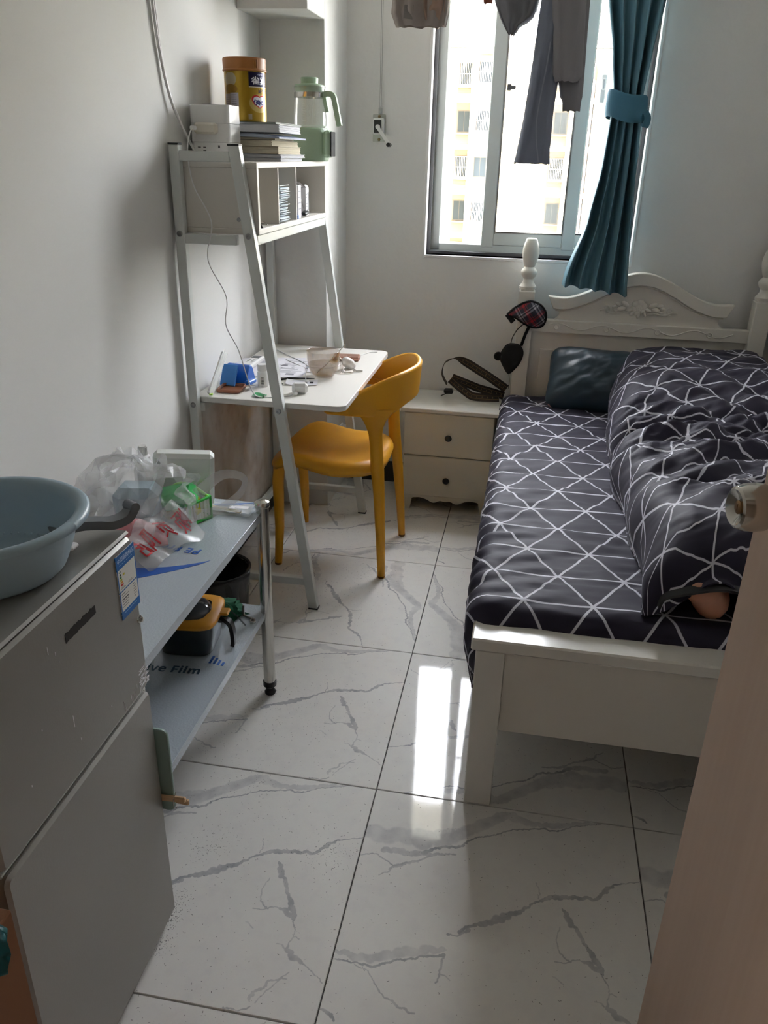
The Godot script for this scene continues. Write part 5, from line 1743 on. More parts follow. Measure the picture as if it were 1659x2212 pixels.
	st = ns(); tube(st, curve([Vector3(-.003, .017, .008), Vector3(.016, .014, .008), Vector3(.03, .01, 0), Vector3(.016, .014, -.008), Vector3(-.003, .017, -.008)], 5), .001, 6); obj("wire_handle", st, M.steel, bc)
	# middle compartment: pile of thin folded pads
	var pk = thing("pad_pile", "pile of thin white folded pads in the middle shelf compartment", "pads", Vector3(-.8, 1.2115, -2.535))
	var rng = RandomNumberGenerator.new(); rng.seed = 60
	for q in 24:
		st = ns()
		var wv = rng.randf_range(-.003, .003); var dx = rng.randf_range(-.006, .006); var lift = rng.randf_range(0.0, .005)
		sheet(st, 8, 6, func(u, v): return Vector3(lerp(-.05, .03, u) + dx, .0022 + q * .0044 + lift * pow(u, 4.0) + .0008 * sin(u * 20.0 + q), lerp(.047, -.047, v) + wv + .002 * sin(u * 12.0 + q)), .0022)
		obj("pad", st, mat("e4ecf2", .9) if q % 2 else mat("d5e3ea", .9), pk)
	# right compartment
	var bx = thing("medicine_box", "tall narrow white medicine box in the far shelf compartment", "box", Vector3(-.81, 1.2115, -2.725), 0, "boxes in the far compartment")
	st = ns(); box(st, Vector3(0, .051, 0), Vector3(.07, .102, .035), .001); obj("carton", st, M.paper, bx)
	st = ns(); 
	for q in 4: box(st, Vector3(.0352, .03 + q * .018, 0), Vector3(.0004, .002, .024))
	obj("print", st, mat("7a8290", .7), bx)
	bx = thing("medicine_box", "wide white medicine box with an open flap in the far shelf compartment", "box", Vector3(-.826, 1.2115, -2.865), .15, "boxes in the far compartment")
	st = ns(); box(st, Vector3(0, .045, 0), Vector3(.075, .09, .085), .001); obj("carton", st, M.paper, bx)
	st = ns(); sheet(st, 8, 2, func(u, v): return Vector3(.037 - .01 * u, .09 + .008 * sin(u * PI * .5), lerp(-.04, .02, v)), .001); obj("flap", st, M.paper, bx)
	st = ns()
	for q in 6: box(st, Vector3(.0378, .02 + q * .01, .012), Vector3(.0004, .002, .03))
	box(st, Vector3(.0378, .045, -.03), Vector3(.0004, .06, .01))
	obj("print", st, mat("6d7078", .7), bx)
	var rz = thing("folding_knife", "black handled folding knife lying before the medicine boxes", "knife", Vector3(-.782, 1.2115, -2.82), .2)
	st = ns(); tube(st, curve([Vector3(0, .012, .07), Vector3(.0, .013, .03), Vector3(0, .011, -.02), Vector3(0, .01, -.07)], 4), [.006, .009, .01, .011, .011, .011, .011, .0105, .01, .01, .01, .009, .006].slice(0, 13), 10, .7); obj("handle", st, M.black, rz)
	st = ns(); lathe(st, [Vector2(0, 0), Vector2(.004, 0), Vector2(.004, .002), Vector2(0, .002)], at(Vector3(.011, .011, -.055), 0, 0, -PI / 2), 12); obj("rivet", st, M.steel, rz)
	st = ns(); strap(st, [Vector3(-.006, .015, -.05), Vector3(-.008, .035, .01), Vector3(-.009, .055, .06)], Vector3(1, 0, 0), .008, .0015); obj("blade", st, M.steel, rz)
	var bt = thing("blister_pack", "small blue tablet pack on the floor of the far shelf compartment", "medicine", Vector3(-.79, 1.2115, -2.69))
	st = ns(); box(st, Vector3(0, .006, 0), Vector3(.04, .012, .02), .002); obj("pack", st, mat("3f74c0", .35), bt)
	var rl = thing("tape_roll", "grey tape roll behind the boxes in the far shelf compartment", "tape", Vector3(-.877, 1.2115, -2.97))
	st = ns(); lathe(st, [Vector2(.02, -.02), Vector2(.055, -.02), Vector2(.055, .02), Vector2(.02, .02), Vector2(.02, -.02)], at(Vector3(0, .0555, 0), 0, PI / 2), 32); obj("roll", st, mat("8f8c88", .5), rl)

# ---------------------------------------------------------------- things on the desk
func build_things_on_desk():
	var Y = .7101
	var st
	var paper = mat("e9e8ee", .8)
	var rng = RandomNumberGenerator.new(); rng.seed = 91
	var ps = [[-.90, -2.73, .26, .19, .25, "white printed sheet lying under the remote control"], [-.80, -2.74, .2, .15, -.18, "white printed sheet lying towards the glass cup"], [-.84, -2.62, .2, .13, .08, "folded white printed sheet nearest the pill bottle"]]
	for k in 3:
		var q = ps[k]
		var p = thing("paper_sheet", q[5], "paper", Vector3(q[0], Y + .0004 + k * .0007, q[1]), q[4])
		st = ns(); sheet(st, 14, 10, func(u, v): return Vector3(lerp(-q[2] * .5, q[2] * .5, u), .0006 + .002 * pow(abs(u - .5) * 2.0, 4.0) * (1.0 + sin(v * 6.0)), lerp(q[3] * .5, -q[3] * .5, v)), .0004)
		obj("sheet", st, paper, p)
		st = ns()
		for r in 9: box(st, Vector3(rng.randf_range(-.05, .05), .0016, lerp(-q[3] * .38, q[3] * .38, r / 8.0)), Vector3(rng.randf_range(.04, .1), .0003, .0018))
		box(st, Vector3(.05, .0016, .02), Vector3(.03, .0003, .02))
		obj("print", st, mat("8f8f98", .8), p)
	var rm = thing("remote_control", "white remote control lying on the papers near the wall", "remote control", Vector3(-.952, Y + .0045, -2.69), .0)
	st = ns(); box(st, Vector3(0, .009, 0), Vector3(.045, .018, .15), .005); obj("body", st, M.white_plastic, rm)
	st = ns(); box(st, Vector3(0, .0183, -.045), Vector3(.03, .001, .03)); obj("display", st, mat("5e6468", .3), rm)
	st = ns()
	for r in 3:
		for c in 2: box(st, Vector3(-.008 + c * .016, .0185, .0 + r * .018), Vector3(.009, .002, .008), .0008)
	obj("buttons", st, mat("c9c9c4", .5), rm)
	# blue phone stand
	var bs = thing("phone_stand", "bright blue folding phone stand on the desk corner", "phone stand", Vector3(-.925, Y, -2.475), -.15)
	var blue = mat("1560b8", .35)
	st = ns(); extr(st, [Vector2(-.035, 0), Vector2(.04, 0), Vector2(.02, .05), Vector2(.012, .058), Vector2(0, .058), Vector2(-.012, .045)], .085, at(Vector3(0, 0, 0), PI * .5), true, .003); obj("body", st, blue, bs)
	st = ns(); box(st, Vector3(0, 0, 0), Vector3(.055, .07, .005), .0015, at(Vector3(-.008, .034, .05), 0, -.45)); obj("flap", st, mat("2d79c4", .4), bs)
	st = ns(); box(st, Vector3(.048, .008, .01), Vector3(.02, .014, .05), .003); obj("foot", st, blue, bs)
	var pc = thing("phone_case", "translucent brown phone case lying below the blue stand", "phone case", Vector3(-.915, Y, -2.375), .06)
	st = ns()
	var o_ = rrect(.074, .085, .012, 5)
	extr(st, o_, .0015, Transform3D(Basis(Vector3(1, 0, 0), Vector3(0, 0, -1), Vector3(0, 1, 0)), Vector3(0, .0012, 0)))
	var loop = []
	for p in o_: loop.append(Vector3(p.x, .006, -p.y))
	loop.append(loop[0])
	tube(st, loop, .0035, 6, 1.6)
	var br = mat("9a6448", .3); br.transparency = BaseMaterial3D.TRANSPARENCY_ALPHA; br.albedo_color.a = .72
	obj("shell", st, br, pc)
	var tb = thing("toothbrush_pack", "white toothbrush in a clear sleeve leaning on the blue stand", "toothbrush", Vector3(-.96, Y, -2.30))
	st = ns(); strap(st, [Vector3(0, .006, .005), Vector3(-.002, .05, -.07), Vector3(-.006, .1, -.15)], Vector3(.9, .3, 0), .012, .006); obj("handle", st, M.white_plastic, tb)
	st = ns(); sheet(st, 10, 6, func(u, v): return Vector3(.001 - .007 * u + .003 * sin(v * 9.0), .003 + .1 * u, .012 - .165 * u) + Vector3(.35, .1, 0).normalized().cross(Vector3(0, .5, -.8)).normalized() * lerp(-.013, .013, v) + Vector3(.007, 0, 0), .0004)
	var slv = mat("f2f5f0", .3); slv.transparency = BaseMaterial3D.TRANSPARENCY_ALPHA; slv.albedo_color.a = .35
	obj("sleeve", st, slv, tb)
	st = ns(); box(st, Vector3(.006, .006, .012), Vector3(.012, .003, .012), .001, at(Vector3.ZERO, .3)); obj("label", st, mat("9cc83c", .5), tb)
	var pb = thing("pill_bottle", "small white pill bottle standing on the desk by the front leg", "bottle", Vector3(-.832, Y, -2.445))
	st = ns(); lathe(st, [Vector2(0, 0), Vector2(.0165, 0), Vector2(.0175, .002), Vector2(.0175, .046), Vector2(.015, .05), Vector2(.0135, .052), Vector2(0, .052)], Transform3D.IDENTITY, 28); obj("bottle_body", st, M.white_plastic, pb)
	st = ns(); lathe(st, [Vector2(0, .052), Vector2(.0165, .052), Vector2(.0168, .071), Vector2(.0155, .073), Vector2(0, .073)], Transform3D.IDENTITY, 28); obj("cap", st, M.white_plastic, pb)
	st = ns()
	for k in 6: box(st, Vector3(.004, .012 + k * .004, .0174), Vector3(.009, .0016 if k % 2 else .0026, .0008))
	obj("barcode", st, M.black, pb)
	# amber glass cup with water
	var cp = thing("glass_cup", "amber glass cup half full of water with a handle", "cup", Vector3(-.673, Y, -2.62))
	st = ns()
	lathe(st, [Vector2(0, .002), Vector2(.028, .0), Vector2(.036, .004), Vector2(.046, .018), Vector2(.053, .04), Vector2(.0555, .065), Vector2(.057, .088), Vector2(.056, .0892), Vector2(.055, .088), Vector2(.0537, .065), Vector2(.051, .041), Vector2(.0445, .02), Vector2(.034, .0075), Vector2(.02, .006), Vector2(0, .006)], Transform3D.IDENTITY, 44)
	var amber = mat("a07a44", .02); amber.transparency = BaseMaterial3D.TRANSPARENCY_ALPHA; amber.albedo_color.a = .2
	obj("glass", st, amber, cp)
	st = ns()
	lathe(st, [Vector2(0, .0065), Vector2(.033, .008), Vector2(.0435, .02), Vector2(.05, .041), Vector2(.0505, .046), Vector2(0, .046)], Transform3D.IDENTITY, 40)
	var wtr = mat("a08650", .02); wtr.transparency = BaseMaterial3D.TRANSPARENCY_ALPHA; wtr.albedo_color.a = .22
	obj("water", st, wtr, cp)
	st = ns(); tube(st, curve([Vector3(.048, .066, .025), Vector3(.066, .072, .036), Vector3(.075, .05, .042), Vector3(.064, .026, .034), Vector3(.046, .022, .022)], 7), .0055, 10); obj("handle", st, amber, cp)
	st = ns(); tube(st, [Vector3(-.02, .012, .01), Vector3(.03, .06, -.035), Vector3(.062, .1, -.065)], .0018, 8); obj("stirrer", st, M.white_plastic, cp)
	# earbuds, case, power bank
	var ec = thing("earbud_case", "white rounded earbud case leaning beside the cup", "earbud case", Vector3(-.612, Y, -2.745))
	st = ns()
	var pr = []
	for k in 13: pr.append(Vector2(.019 * pow(sin(PI * k / 12.0), .65), -.028 * cos(PI * k / 12.0)))
	lathe(st, pr, at(Vector3(0, .019, 0), .5, 0, .95), 24); obj("case", st, M.white_plastic, ec)
	for k in 2:
		var eb = thing("earbud", ["white wireless earbud lying nearer the glass cup", "white wireless earbud lying farther from the glass cup"][k], "earbud", Vector3([-.612, -.578][k], Y, [-2.672, -2.70][k]), [.3, .6][k], "pair of earbuds on the desk")
		st = ns(); tube(st, [Vector3(0, .005, 0), Vector3(.026, .0045, .004)], .0032, 10); obj("stem", st, M.white_plastic, eb)
		st = ns(); lathe(st, [Vector2(0, -.006), Vector2(.0055, -.004), Vector2(.0065, 0), Vector2(.005, .005), Vector2(0, .007)], at(Vector3(-.004, .0085, 0), 0, 0, .7), 14); var bud = obj("bud", st, M.white_plastic, eb)
		st = ns(); lathe(st, [Vector2(0, 0), Vector2(.0022, 0), Vector2(0, .0008)], at(Vector3(-.006, .014, .001), 0, .3), 8); obj("mesh", st, M.black, bud)
	var pw = thing("power_bank", "rose gold power bank lying at the far end of the desk", "power bank", Vector3(-.65, Y, -2.88), .12)
	st = ns(); box(st, Vector3(0, .0075, 0), Vector3(.1, .015, .064), .005); obj("body", st, mat("b98a78", .3, .55), pw)
	st = ns()
	for k in 3: box(st, Vector3(.0501, .0075, .018 - k * .014), Vector3(.0006, .005, .007))
	obj("ports", st, M.black, pw)
	st = ns()
	for k in 3: box(st, Vector3(-.01 + k * .012, .0151, .012), Vector3(.004, .0004, .002))
	obj("lamp_dots", st, M.white_plastic, pw)
	# adapter, tag, pen, cables, scrap
	var ad = thing("usb_adapter", "white power adapter lying at the near edge of the desk", "adapter", Vector3(-.693, Y, -2.395), .25)
	st = ns(); box(st, Vector3(0, .0165, 0), Vector3(.05, .033, .034), .008); obj("body", st, M.white_plastic, ad)
	st = ns(); box(st, Vector3(-.012, .007, .026), Vector3(.011, .008, .022), .002); obj("plug", st, M.white_plastic, ad)
	var tg = thing("paper_tag", "white paper sticker with black print lying by the front leg", "sticker", Vector3(-.722, Y, -2.512), .2)
	st = ns(); sheet(st, 10, 6, func(u, v): return Vector3(lerp(-.05, .055, u), .001 + .004 * pow(abs(u - .55) * 2.0, 3.0), lerp(.032, -.032, v)), .0004); obj("sheet", st, paper, tg)
	st = ns(); box(st, Vector3(.035, .0022, 0), Vector3(.012, .0003, .02)); box(st, Vector3(-.02, .0016, .012), Vector3(.04, .0003, .004)); box(st, Vector3(-.02, .0016, 0), Vector3(.03, .0003, .004)); obj("print", st, mat("3a3a3c", .8), tg)
	st = ns(); tube(st, [Vector3(-.80, Y + .004, -2.52), Vector3(-.775, Y + .004, -2.55), Vector3(-.69, Y + .004, -2.565)], [.0035, .0035, .001], 8)
	tag(obj("pen", st, M.black), "slim black pen lying behind the paper sticker", "pen")
	st = ns(); tube(st, curve([Vector3(-.94, Y + .002, -2.95), Vector3(-.88, Y + .0025, -2.88), Vector3(-.8, Y + .004, -2.79), Vector3(-.75, Y + .004, -2.72), Vector3(-.72, Y + .004, -2.71), Vector3(-.66, Y + .003, -2.75), Vector3(-.6, Y + .002, -2.98), Vector3(-.56, Y + .002, -3.02)], 8), .0017, 8)
	tag(obj("earphone_cable", st, M.white_plastic), "white cable lying across the desk behind the cup", "cable")
	st = ns(); tube(st, curve([Vector3(-.71, Y + .005, -2.53), Vector3(-.725, Y + .015, -2.58), Vector3(-.73, Y + .02, -2.63), Vector3(-.76, Y + .004, -2.7), Vector3(-.86, Y + .004, -2.8)], 8), .0017, 8)
	box(st, Vector3(-.703, Y + .006, -2.515), Vector3(.008, .006, .02), .001)
	tag(obj("usb_cable", st, M.white_plastic), "white cable with a black end looped before the cup", "cable")
	st = ns(); tube(st, curve([Vector3(-.89, Y + .003, -2.44), Vector3(-.86, Y + .004, -2.43), Vector3(-.84, Y + .006, -2.47), Vector3(-.85, Y + .01, -2.5)], 6), .0022, 8)
	tag(obj("short_cable", st, M.white_plastic), "short white cable curled between phone case and pill bottle", "cable")
	st = ns(); sheet(st, 6, 6, func(u, v): return Vector3(-.825 + .04 * u, Y + .002 + .004 * sin(u * 5.0 + v * 7.0) * u + .003, -2.315 - .035 * v + .01 * u), .0004)
	tag(obj("green_wrapper", st, mat("1e8a4a", .3)), "crumpled green foil scrap under the charging cable on the desk", "wrapper")
	st = ns(); tube(st, [Vector3(-.83, Y + .003, -2.505), Vector3(-.775, Y + .003, -2.478)], .0028, 8)
	tag(obj("thermometer", st, M.steel_dull), "thin silver stick lying right of the pill bottle", "stick")

# ---------------------------------------------------------------- things on the fridge
func build_things_on_fridge():
	var Y = .8615
	var st
	var pn = thing("frying_pan", "black frying pan with a grey handle under the blue basin", "pan", Vector3(-.735, Y, -.885))
	st = ns(); lathe(st, [Vector2(0, 0), Vector2(.095, 0), Vector2(.103, .004), Vector2(.115, .022), Vector2(.1135, .0225), Vector2(.1, .006), Vector2(.09, .0035), Vector2(0, .0035)], Transform3D.IDENTITY, 44); obj("dish", st, M.black, pn)
	st = ns()
	var hp = curve([Vector3(.06, .02, -.09), Vector3(.085, .026, -.115), Vector3(.105, .02, -.14), Vector3(.122, .014, -.158), Vector3(.137, .018, -.176), Vector3(.144, .03, -.184)], 6)
	strap(st, hp, Vector3(0, 1, 0), .024, .014)
	tube(st, [hp[-1] + Vector3(-.01, .004, -.006), hp[-1] + Vector3(.01, .004, .006)], .0085, 12)
	var hd = obj("handle", st, mat("6c7278", .35), pn)
	st = ns(); lathe(st, [Vector2(0, 0), Vector2(.006, 0), Vector2(.006, .01), Vector2(0, .012)], at(Vector3(.085, .033, -.124)), 12); obj("lock_button", st, M.steel_dull, hd)
	st = ns(); box(st, Vector3(.108, .016, -.066), Vector3(.012, .008, .02), .003, at(Vector3.ZERO, 0)); obj("rest_pad", st, M.white_plastic, pn)
	var b = thing("wash_basin", "light blue plastic wash basin with a rolled rim on the refrigerator", "basin", Vector3(-.713, Y + .004, -.884))
	st = ns()
	lathe(st, [Vector2(0, 0), Vector2(.096, 0), Vector2(.1, .004), Vector2(.104, .012), Vector2(.115, .04), Vector2(.122, .066), Vector2(.124, .075), Vector2(.134, .074), Vector2(.1405, .077), Vector2(.141, .083), Vector2(.136, .087), Vector2(.128, .0865), Vector2(.122, .083), Vector2(.119, .072), Vector2(.112, .042), Vector2(.101, .012), Vector2(.096, .0065), Vector2(.09, .0045), Vector2(0, .004)], Transform3D.IDENTITY, 72, 60.0)
	obj("shell", st, mat("a4bccb", .38), b)
	st = ns()
	for k in 60:
		var a = TAU * k / 60
		box(st, Vector3(0, 0, 0), Vector3(.0025, .0035, .004), .0008, Transform3D(Basis.from_euler(Vector3(0, a, 0)), Vector3(.0985 * sin(a), .009, .0985 * cos(a))))
	obj("rib_ring", st, mat("adc4d0", .38), b)

# ---------------------------------------------------------------- things on and under the work table
func bag_point(u, v, nz):
	# u round the bag, v from the table up; a slumped film with sharp creases
	var a = u * TAU; var e = lerp(-PI * .5, PI * .5, v)
	var d = Vector3(cos(e) * cos(a), sin(e), cos(e) * sin(a))
	var k = 1.0 + .34 * nz.get_noise_3d(d.x * .9 + 3.0, d.y * .9, d.z * .9)
	k += .16 * (1.0 - 2.4 * abs(nz.get_noise_3d(d.x * 1.7 + d.y, d.y * 1.3 + 5.0, d.z * 1.9))) - .09
	k += .035 * (1.0 - 2.0 * abs(nz.get_noise_3d(d.x * 5.0 + d.z * 2.0 + 8.0, d.y * 1.6, d.z * 4.0)))
	k += .2 * pow(max(0.0, d.dot(Vector3(.35, .85, .1).normalized())), 8.0)
	var p = Vector3(-.868, .655, -1.605) + Vector3(d.x * .132, d.y * .1, d.z * .165) * k
	p.x = max(p.x, -1.012)
	p.y = max(p.y, .5695 + .003 * nz.get_noise_3d(d.x * 5.0, 2.0, d.z * 5.0))
	return p

func build_things_on_table():
	var Y = .5675
	var st
	var nz = FastNoiseLite.new(); nz.seed = 18; nz.frequency = 1.0; nz.fractal_octaves = 1
	var film = mat("eef0f2", .26); film.transparency = BaseMaterial3D.TRANSPARENCY_ALPHA; film.albedo_color.a = .27; film.metallic_specular = .6
	var bag = thing("plastic_bag", "crumpled translucent white carrier bag with red print on the work table", "bag", Vector3(-.86, Y, -1.61))
	st = ns()
	# crumpled film: flat facets between creases
	var bgn = 46; var bgm = 20
	var rb = RandomNumberGenerator.new(); rb.seed = 5
	var BP = []
	for i in bgn:
		for j in bgm + 1:
			var u = (i + rb.randf_range(-.42, .42)) / bgn; var v = clamp((j + (rb.randf_range(-.42, .42) if j > 0 and j < bgm else 0.0)) / bgm, 0.0, 1.0)
			var p = bag_point(u, v, nz)
			BP.append(p + (p - Vector3(-.868, .655, -1.605)).normalized() * rb.randf_range(-.006, .006))
			BP[-1].y = max(BP[-1].y, .5688)
	flat(st)
	for i in bgn:
		for j in bgm:
			var a = i * (bgm + 1) + j; var b = ((i + 1) % bgn) * (bgm + 1) + j
			if rb.randf() < .5:
				tri(st, BP[b], BP[a], BP[a + 1]); tri(st, BP[b], BP[a + 1], BP[b + 1])
			else:
				tri(st, BP[b], BP[a], BP[b + 1]); tri(st, BP[a], BP[a + 1], BP[b + 1])
	wobj("film", st, film, bag)
	# handle loops
	for q in 2:
		st = ns()
		var pts
		if q == 0: pts = curve([Vector3(-.80, .66, -1.49), Vector3(-.775, .72, -1.52), Vector3(-.772, .762, -1.56), Vector3(-.80, .765, -1.61), Vector3(-.83, .74, -1.65)], 8)
		else: pts = curve([Vector3(-.735, .665, -1.64), Vector3(-.69, .70, -1.69), Vector3(-.645, .685, -1.72), Vector3(-.65, .65, -1.70), Vector3(-.70, .622, -1.64), Vector3(-.76, .63, -1.6)], 8)
		var ws = []
		for k in pts.size(): ws.append(.014 + .034 * abs(float(k) / pts.size() - .5))
		strap(st, pts, Vector3(.3, .6, .7), ws, .0012)
		wobj("handle_loop", st, film, bag)
	# side flap spread on the table with the printed characters
	var flap = func(u, v): return Vector3(-.80 + .085 * v - .05 * u + .01 * sin(u * 9.0), .572 + .075 * (1.0 - v) * (1.0 - .4 * u) + .006 * sin(u * 14.0 + v * 3.0), -1.64 + .2 * u + .015 * v)
	st = ns(); sheet(st, 24, 12, flap, .0006)
	wobj("side_flap", st, film, bag)
	var red = mat("c4202c", .5)
	st = ns()
	var row = ["shun", "ye", "gua", "dian"]
	for k in row.size():
		for s in GLYPHS[row[k]]:
			var pts = []
			for m in 4:
				var t = m / 3.0
				var gx = lerpf(s[0], s[2], t) * .1; var gy = lerpf(s[1], s[3], t) * .1
				var u = .06 + k * .235 + gx * .17; var v = .2 + gy * .5
				pts.append(flap.call(u, v) + Vector3(.4, .8, .3).normalized() * .0014)
			strap(st, pts, Vector3(.5, .7, .4), .0042, .0006)
	lbl(wobj("print", st, red, bag), "red printed characters")
	# what the bag holds, seen through the film
	var spg = thing("sponge", "green scouring sponge inside the carrier bag", "sponge", Vector3(-.80, .60, -1.70), .3)
	st = ns(); box(st, Vector3(0, .035, 0), Vector3(.09, .05, .06), .012, at(Vector3.ZERO, 0, .3, .2)); obj("scourer", st, mat("39b45c", .9), spg)
	st = ns(); box(st, Vector3(0, -.002, 0), Vector3(.092, .03, .062), .01, at(Vector3.ZERO, 0, .3, .2)); obj("foam", st, mat("cdc73a", .9), spg)
	var pk = thing("snack_packet", "pink and red snack packet inside the carrier bag", "packet", Vector3(-.85, Y + .004, -1.54), .5)
	st = ns()
	sheet(st, 14, 10, func(u, v): return Vector3(lerp(-.07, .07, u), .012 + .05 * sin(PI * u) * sin(PI * v), lerp(.05, -.05, v)), .001)
	sheet(st, 14, 10, func(u, v): return Vector3(lerp(.07, -.07, u), .01 - .008 * sin(PI * u) * sin(PI * v), lerp(.05, -.05, v)), .001)
	obj("pouch", st, mat("d0606a", .4), pk)
	var tb = thing("tissue_box", "pale white tissue pack standing behind the carrier bag", "tissue pack", Vector3(-.83, Y, -1.775), .35)
	st = ns(); box(st, Vector3(0, .075, 0), Vector3(.15, .15, .05), .01, at(Vector3.ZERO, 0, 0, -.06)); obj("pack", st, mat("dfe3df", .4), tb)
	var tw = thing("blue_cloth", "folded pale blue cloth inside the carrier bag", "cloth", Vector3(-.89, Y + .005, -1.65), .2)
	st = ns(); box(st, Vector3(0, .05, 0), Vector3(.11, .1, .09), .02); obj("fold", st, mat("a9bfcb", .9), tw)
	# basket
	var bk = thing("plastic_basket", "small green and white plastic basket beside the carrier bag", "basket", Vector3(-.80, Y, -1.715), -.42)
	var gw = mat("e9efe6", .4); var gg = mat("2fae3c", .4)
	st = ns()
	box(st, Vector3(0, .003, 0), Vector3(.105, .006, .07), .002)
	for k in 9:
		for s in [-1, 1]: box(st, Vector3(-.047 + k * .01175, .03, s * .034), Vector3(.007, .05, .0025), .0005)
	for k in 6:
		for s in [-1, 1]: box(st, Vector3(s * .051, .03, -.029 + k * .0116), Vector3(.0025, .05, .007), .0005)
	obj("mesh_body", st, gw, bk)
	st = ns()
	for y in [.004, .057]:
		for s in [-1, 1]:
			box(st, Vector3(0, y, s * .035), Vector3(.112, .007, .006), .0015); box(st, Vector3(s * .053, y, 0), Vector3(.006, .007, .07), .0015)
	for s in [-1, 1]:
		for t in [-1, 1]: box(st, Vector3(s * .053, .03, t * .035), Vector3(.006, .05, .006), .0015)
	obj("rim", st, gg, bk)
	st = ns(); tube(st, curve([Vector3(-.05, .058, .03), Vector3(-.02, .085, .0), Vector3(.02, .085, -.01), Vector3(.05, .058, -.03)], 6), .004, 8); obj("handle", st, mat("86d43a", .4), bk)
	# chopsticks in a sleeve
	var cs = thing("chopsticks_pack", "disposable wooden chopsticks in a clear sleeve on the work table", "chopsticks", Vector3(-.70, Y, -1.765), .0)
	for k in 2:
		st = ns(); bar(st, Vector3(-.075, .006, -.012 - k * .008), Vector3(.028, .005, .006 - k * .006), .0045, .004, .001); obj("stick", st, mat("d8bf86", .6), cs)
	st = ns(); sheet(st, 16, 8, func(u, v): return Vector3(lerp(-.085, .055, u), .0115 + .002 * sin(u * 17.0 + v * 5.0) * (1.0 if u > .6 else .4), lerp(.022, -.03, v)), .0003)
	sheet(st, 4, 2, func(u, v): return Vector3(lerp(-.085, .055, u), .0008, lerp(.022, -.03, v)), .0003)
	var slv = mat("eef2f4", .27); slv.transparency = BaseMaterial3D.TRANSPARENCY_ALPHA; slv.albedo_color.a = .28
	obj("sleeve", st, slv, cs)
	st = ns(); box(st, Vector3(.02, .013, -.004), Vector3(.05, .0006, .016), 0.0, at(Vector3.ZERO, .12)); obj("paper_slip", st, M.paper, cs)
	# spray bottle behind the bag
	var sp = thing("spray_bottle", "white spray bottle with a fluted cap behind the carrier bag", "bottle", Vector3(-.942, Y, -1.795))
	st = ns(); lathe(st, [Vector2(0, 0), Vector2(.026, 0), Vector2(.0275, .003), Vector2(.0275, .085), Vector2(.022, .1), Vector2(.0165, .104), Vector2(.0165, .115), Vector2(0, .115)], Transform3D.IDENTITY, 28); obj("bottle_body", st, M.white_plastic, sp)
	st = ns(); lathe(st, [Vector2(0, .113), Vector2(.018, .113), Vector2(.018, .122), Vector2(.0135, .124), Vector2(.011, .126), Vector2(.0105, .148), Vector2(.0095, .15), Vector2(0, .15)], Transform3D.IDENTITY, 20)
	for k in 16:
		var a = TAU * k / 16
		box(st, Vector3(.011 * cos(a), .136, .011 * sin(a)), Vector3(.0014, .02, .0014))
	obj("nozzle", st, M.white_plastic, sp)
	# lower shelf
	Y = .2705
	var pt = thing("food_box", "square black lidded pot with a mustard lid and clear dome on the lower shelf", "pot", Vector3(-.762, Y, -1.602), .12)
	pt.scale = Vector3.ONE * 1.1
	st = ns()
	var rings = []
	for q in [[0, .055, .055], [.004, .059, .059], [.04, .062, .062], [.074, .065, .065], [.078, .0655, .0655]]:
		rings.append(oval(Vector3(0, q[0], 0), q[1], q[2], 40, .42))
	loft(st, rings); obj("pot_body", st, mat("16242a", .3), pt)
	st = ns()
	rings = []
	for q in [[.077, .07], [.078, .073], [.085, .073], [.088, .07], [.09, .05], [.09, .046]]: rings.append(oval(Vector3(0, q[0], 0), q[1], q[1], 40, .45))
	loft(st, rings, false)
	box(st, Vector3(.077, .083, -.005), Vector3(.028, .007, .03), .003)
	var lid = obj("lid", st, mat("c98a1c", .42), pt)
	st = ns()
	var dm = []
	for k in 9: dm.append(Vector2(.051 * cos(PI * .5 * k / 8.0), .0885 + .02 * sin(PI * .5 * k / 8.0)))
	lathe(st, dm, Transform3D.IDENTITY, 36)
	obj("dome", st, mat("4a4c50", .08, .6), lid)
	st = ns(); strap(st, curve([Vector3(.062, .066, .0), Vector3(.083, .068, .004), Vector3(.096, .055, .006), Vector3(.1, .02, .008), Vector3(.098, .006, .008)], 6), Vector3(1, .3, 0), .02, .009); obj("handle", st, M.black, pt)
	var cl = thing("green_cloth", "crumpled dark green cloth behind the pot on the lower shelf", "cloth", Vector3(-.755, Y, -1.745))
	st = ns()
	rings = []
	for i in 9:
		var v = i / 8.0
		var ring = []
		for j in 30:
			var a = -TAU * j / 30
			var k = 1.0 + .35 * nz.get_noise_2d(cos(a) * 2.0 + 4.0, sin(a) * 2.0 + v * 3.0) * 2.0
			ring.append(Vector3(cos(a) * .07 * k * sqrt(max(.0, 1.0 - v * v)), .002 + .042 * v + .008 * nz.get_noise_2d(cos(a) * 4.0, v * 4.0), sin(a) * .04 * k * sqrt(max(.0, 1.0 - v * v))))
		rings.append(ring)
	loft(st, rings); obj("fold", st, mat("0f5a3c", .8), cl)
	st = ns(); tube(st, curve([Vector3(-.677, Y + .032, -1.752), Vector3(-.676, Y + .006, -1.748), Vector3(-.67, Y + .004, -1.745), Vector3(-.648, Y + .004, -1.735)], 5), .0034, 6)
	tag(obj("allen_key", st, M.steel_dull), "bent steel hex key on the lower shelf by the front leg", "hex key")
	st = ns(); lathe(st, [Vector2(.004, 0), Vector2(.0085, 0), Vector2(.0085, .008), Vector2(.004, .008), Vector2(.004, 0)], at(Vector3(-.642, Y, -1.722)), 6, 10.0)
	tag(obj("hex_nut", st, M.steel), "small steel nut on the edge of the lower shelf", "nut")
	st = ns()
	for k in 2: tube(st, [Vector3(-.70, Y + .05 - k * .002, -1.70), Vector3(-.675, Y + .03, -1.70 + k * .004), Vector3(-.65, Y + .012 - k * .004, -1.69)], .0008, 5)
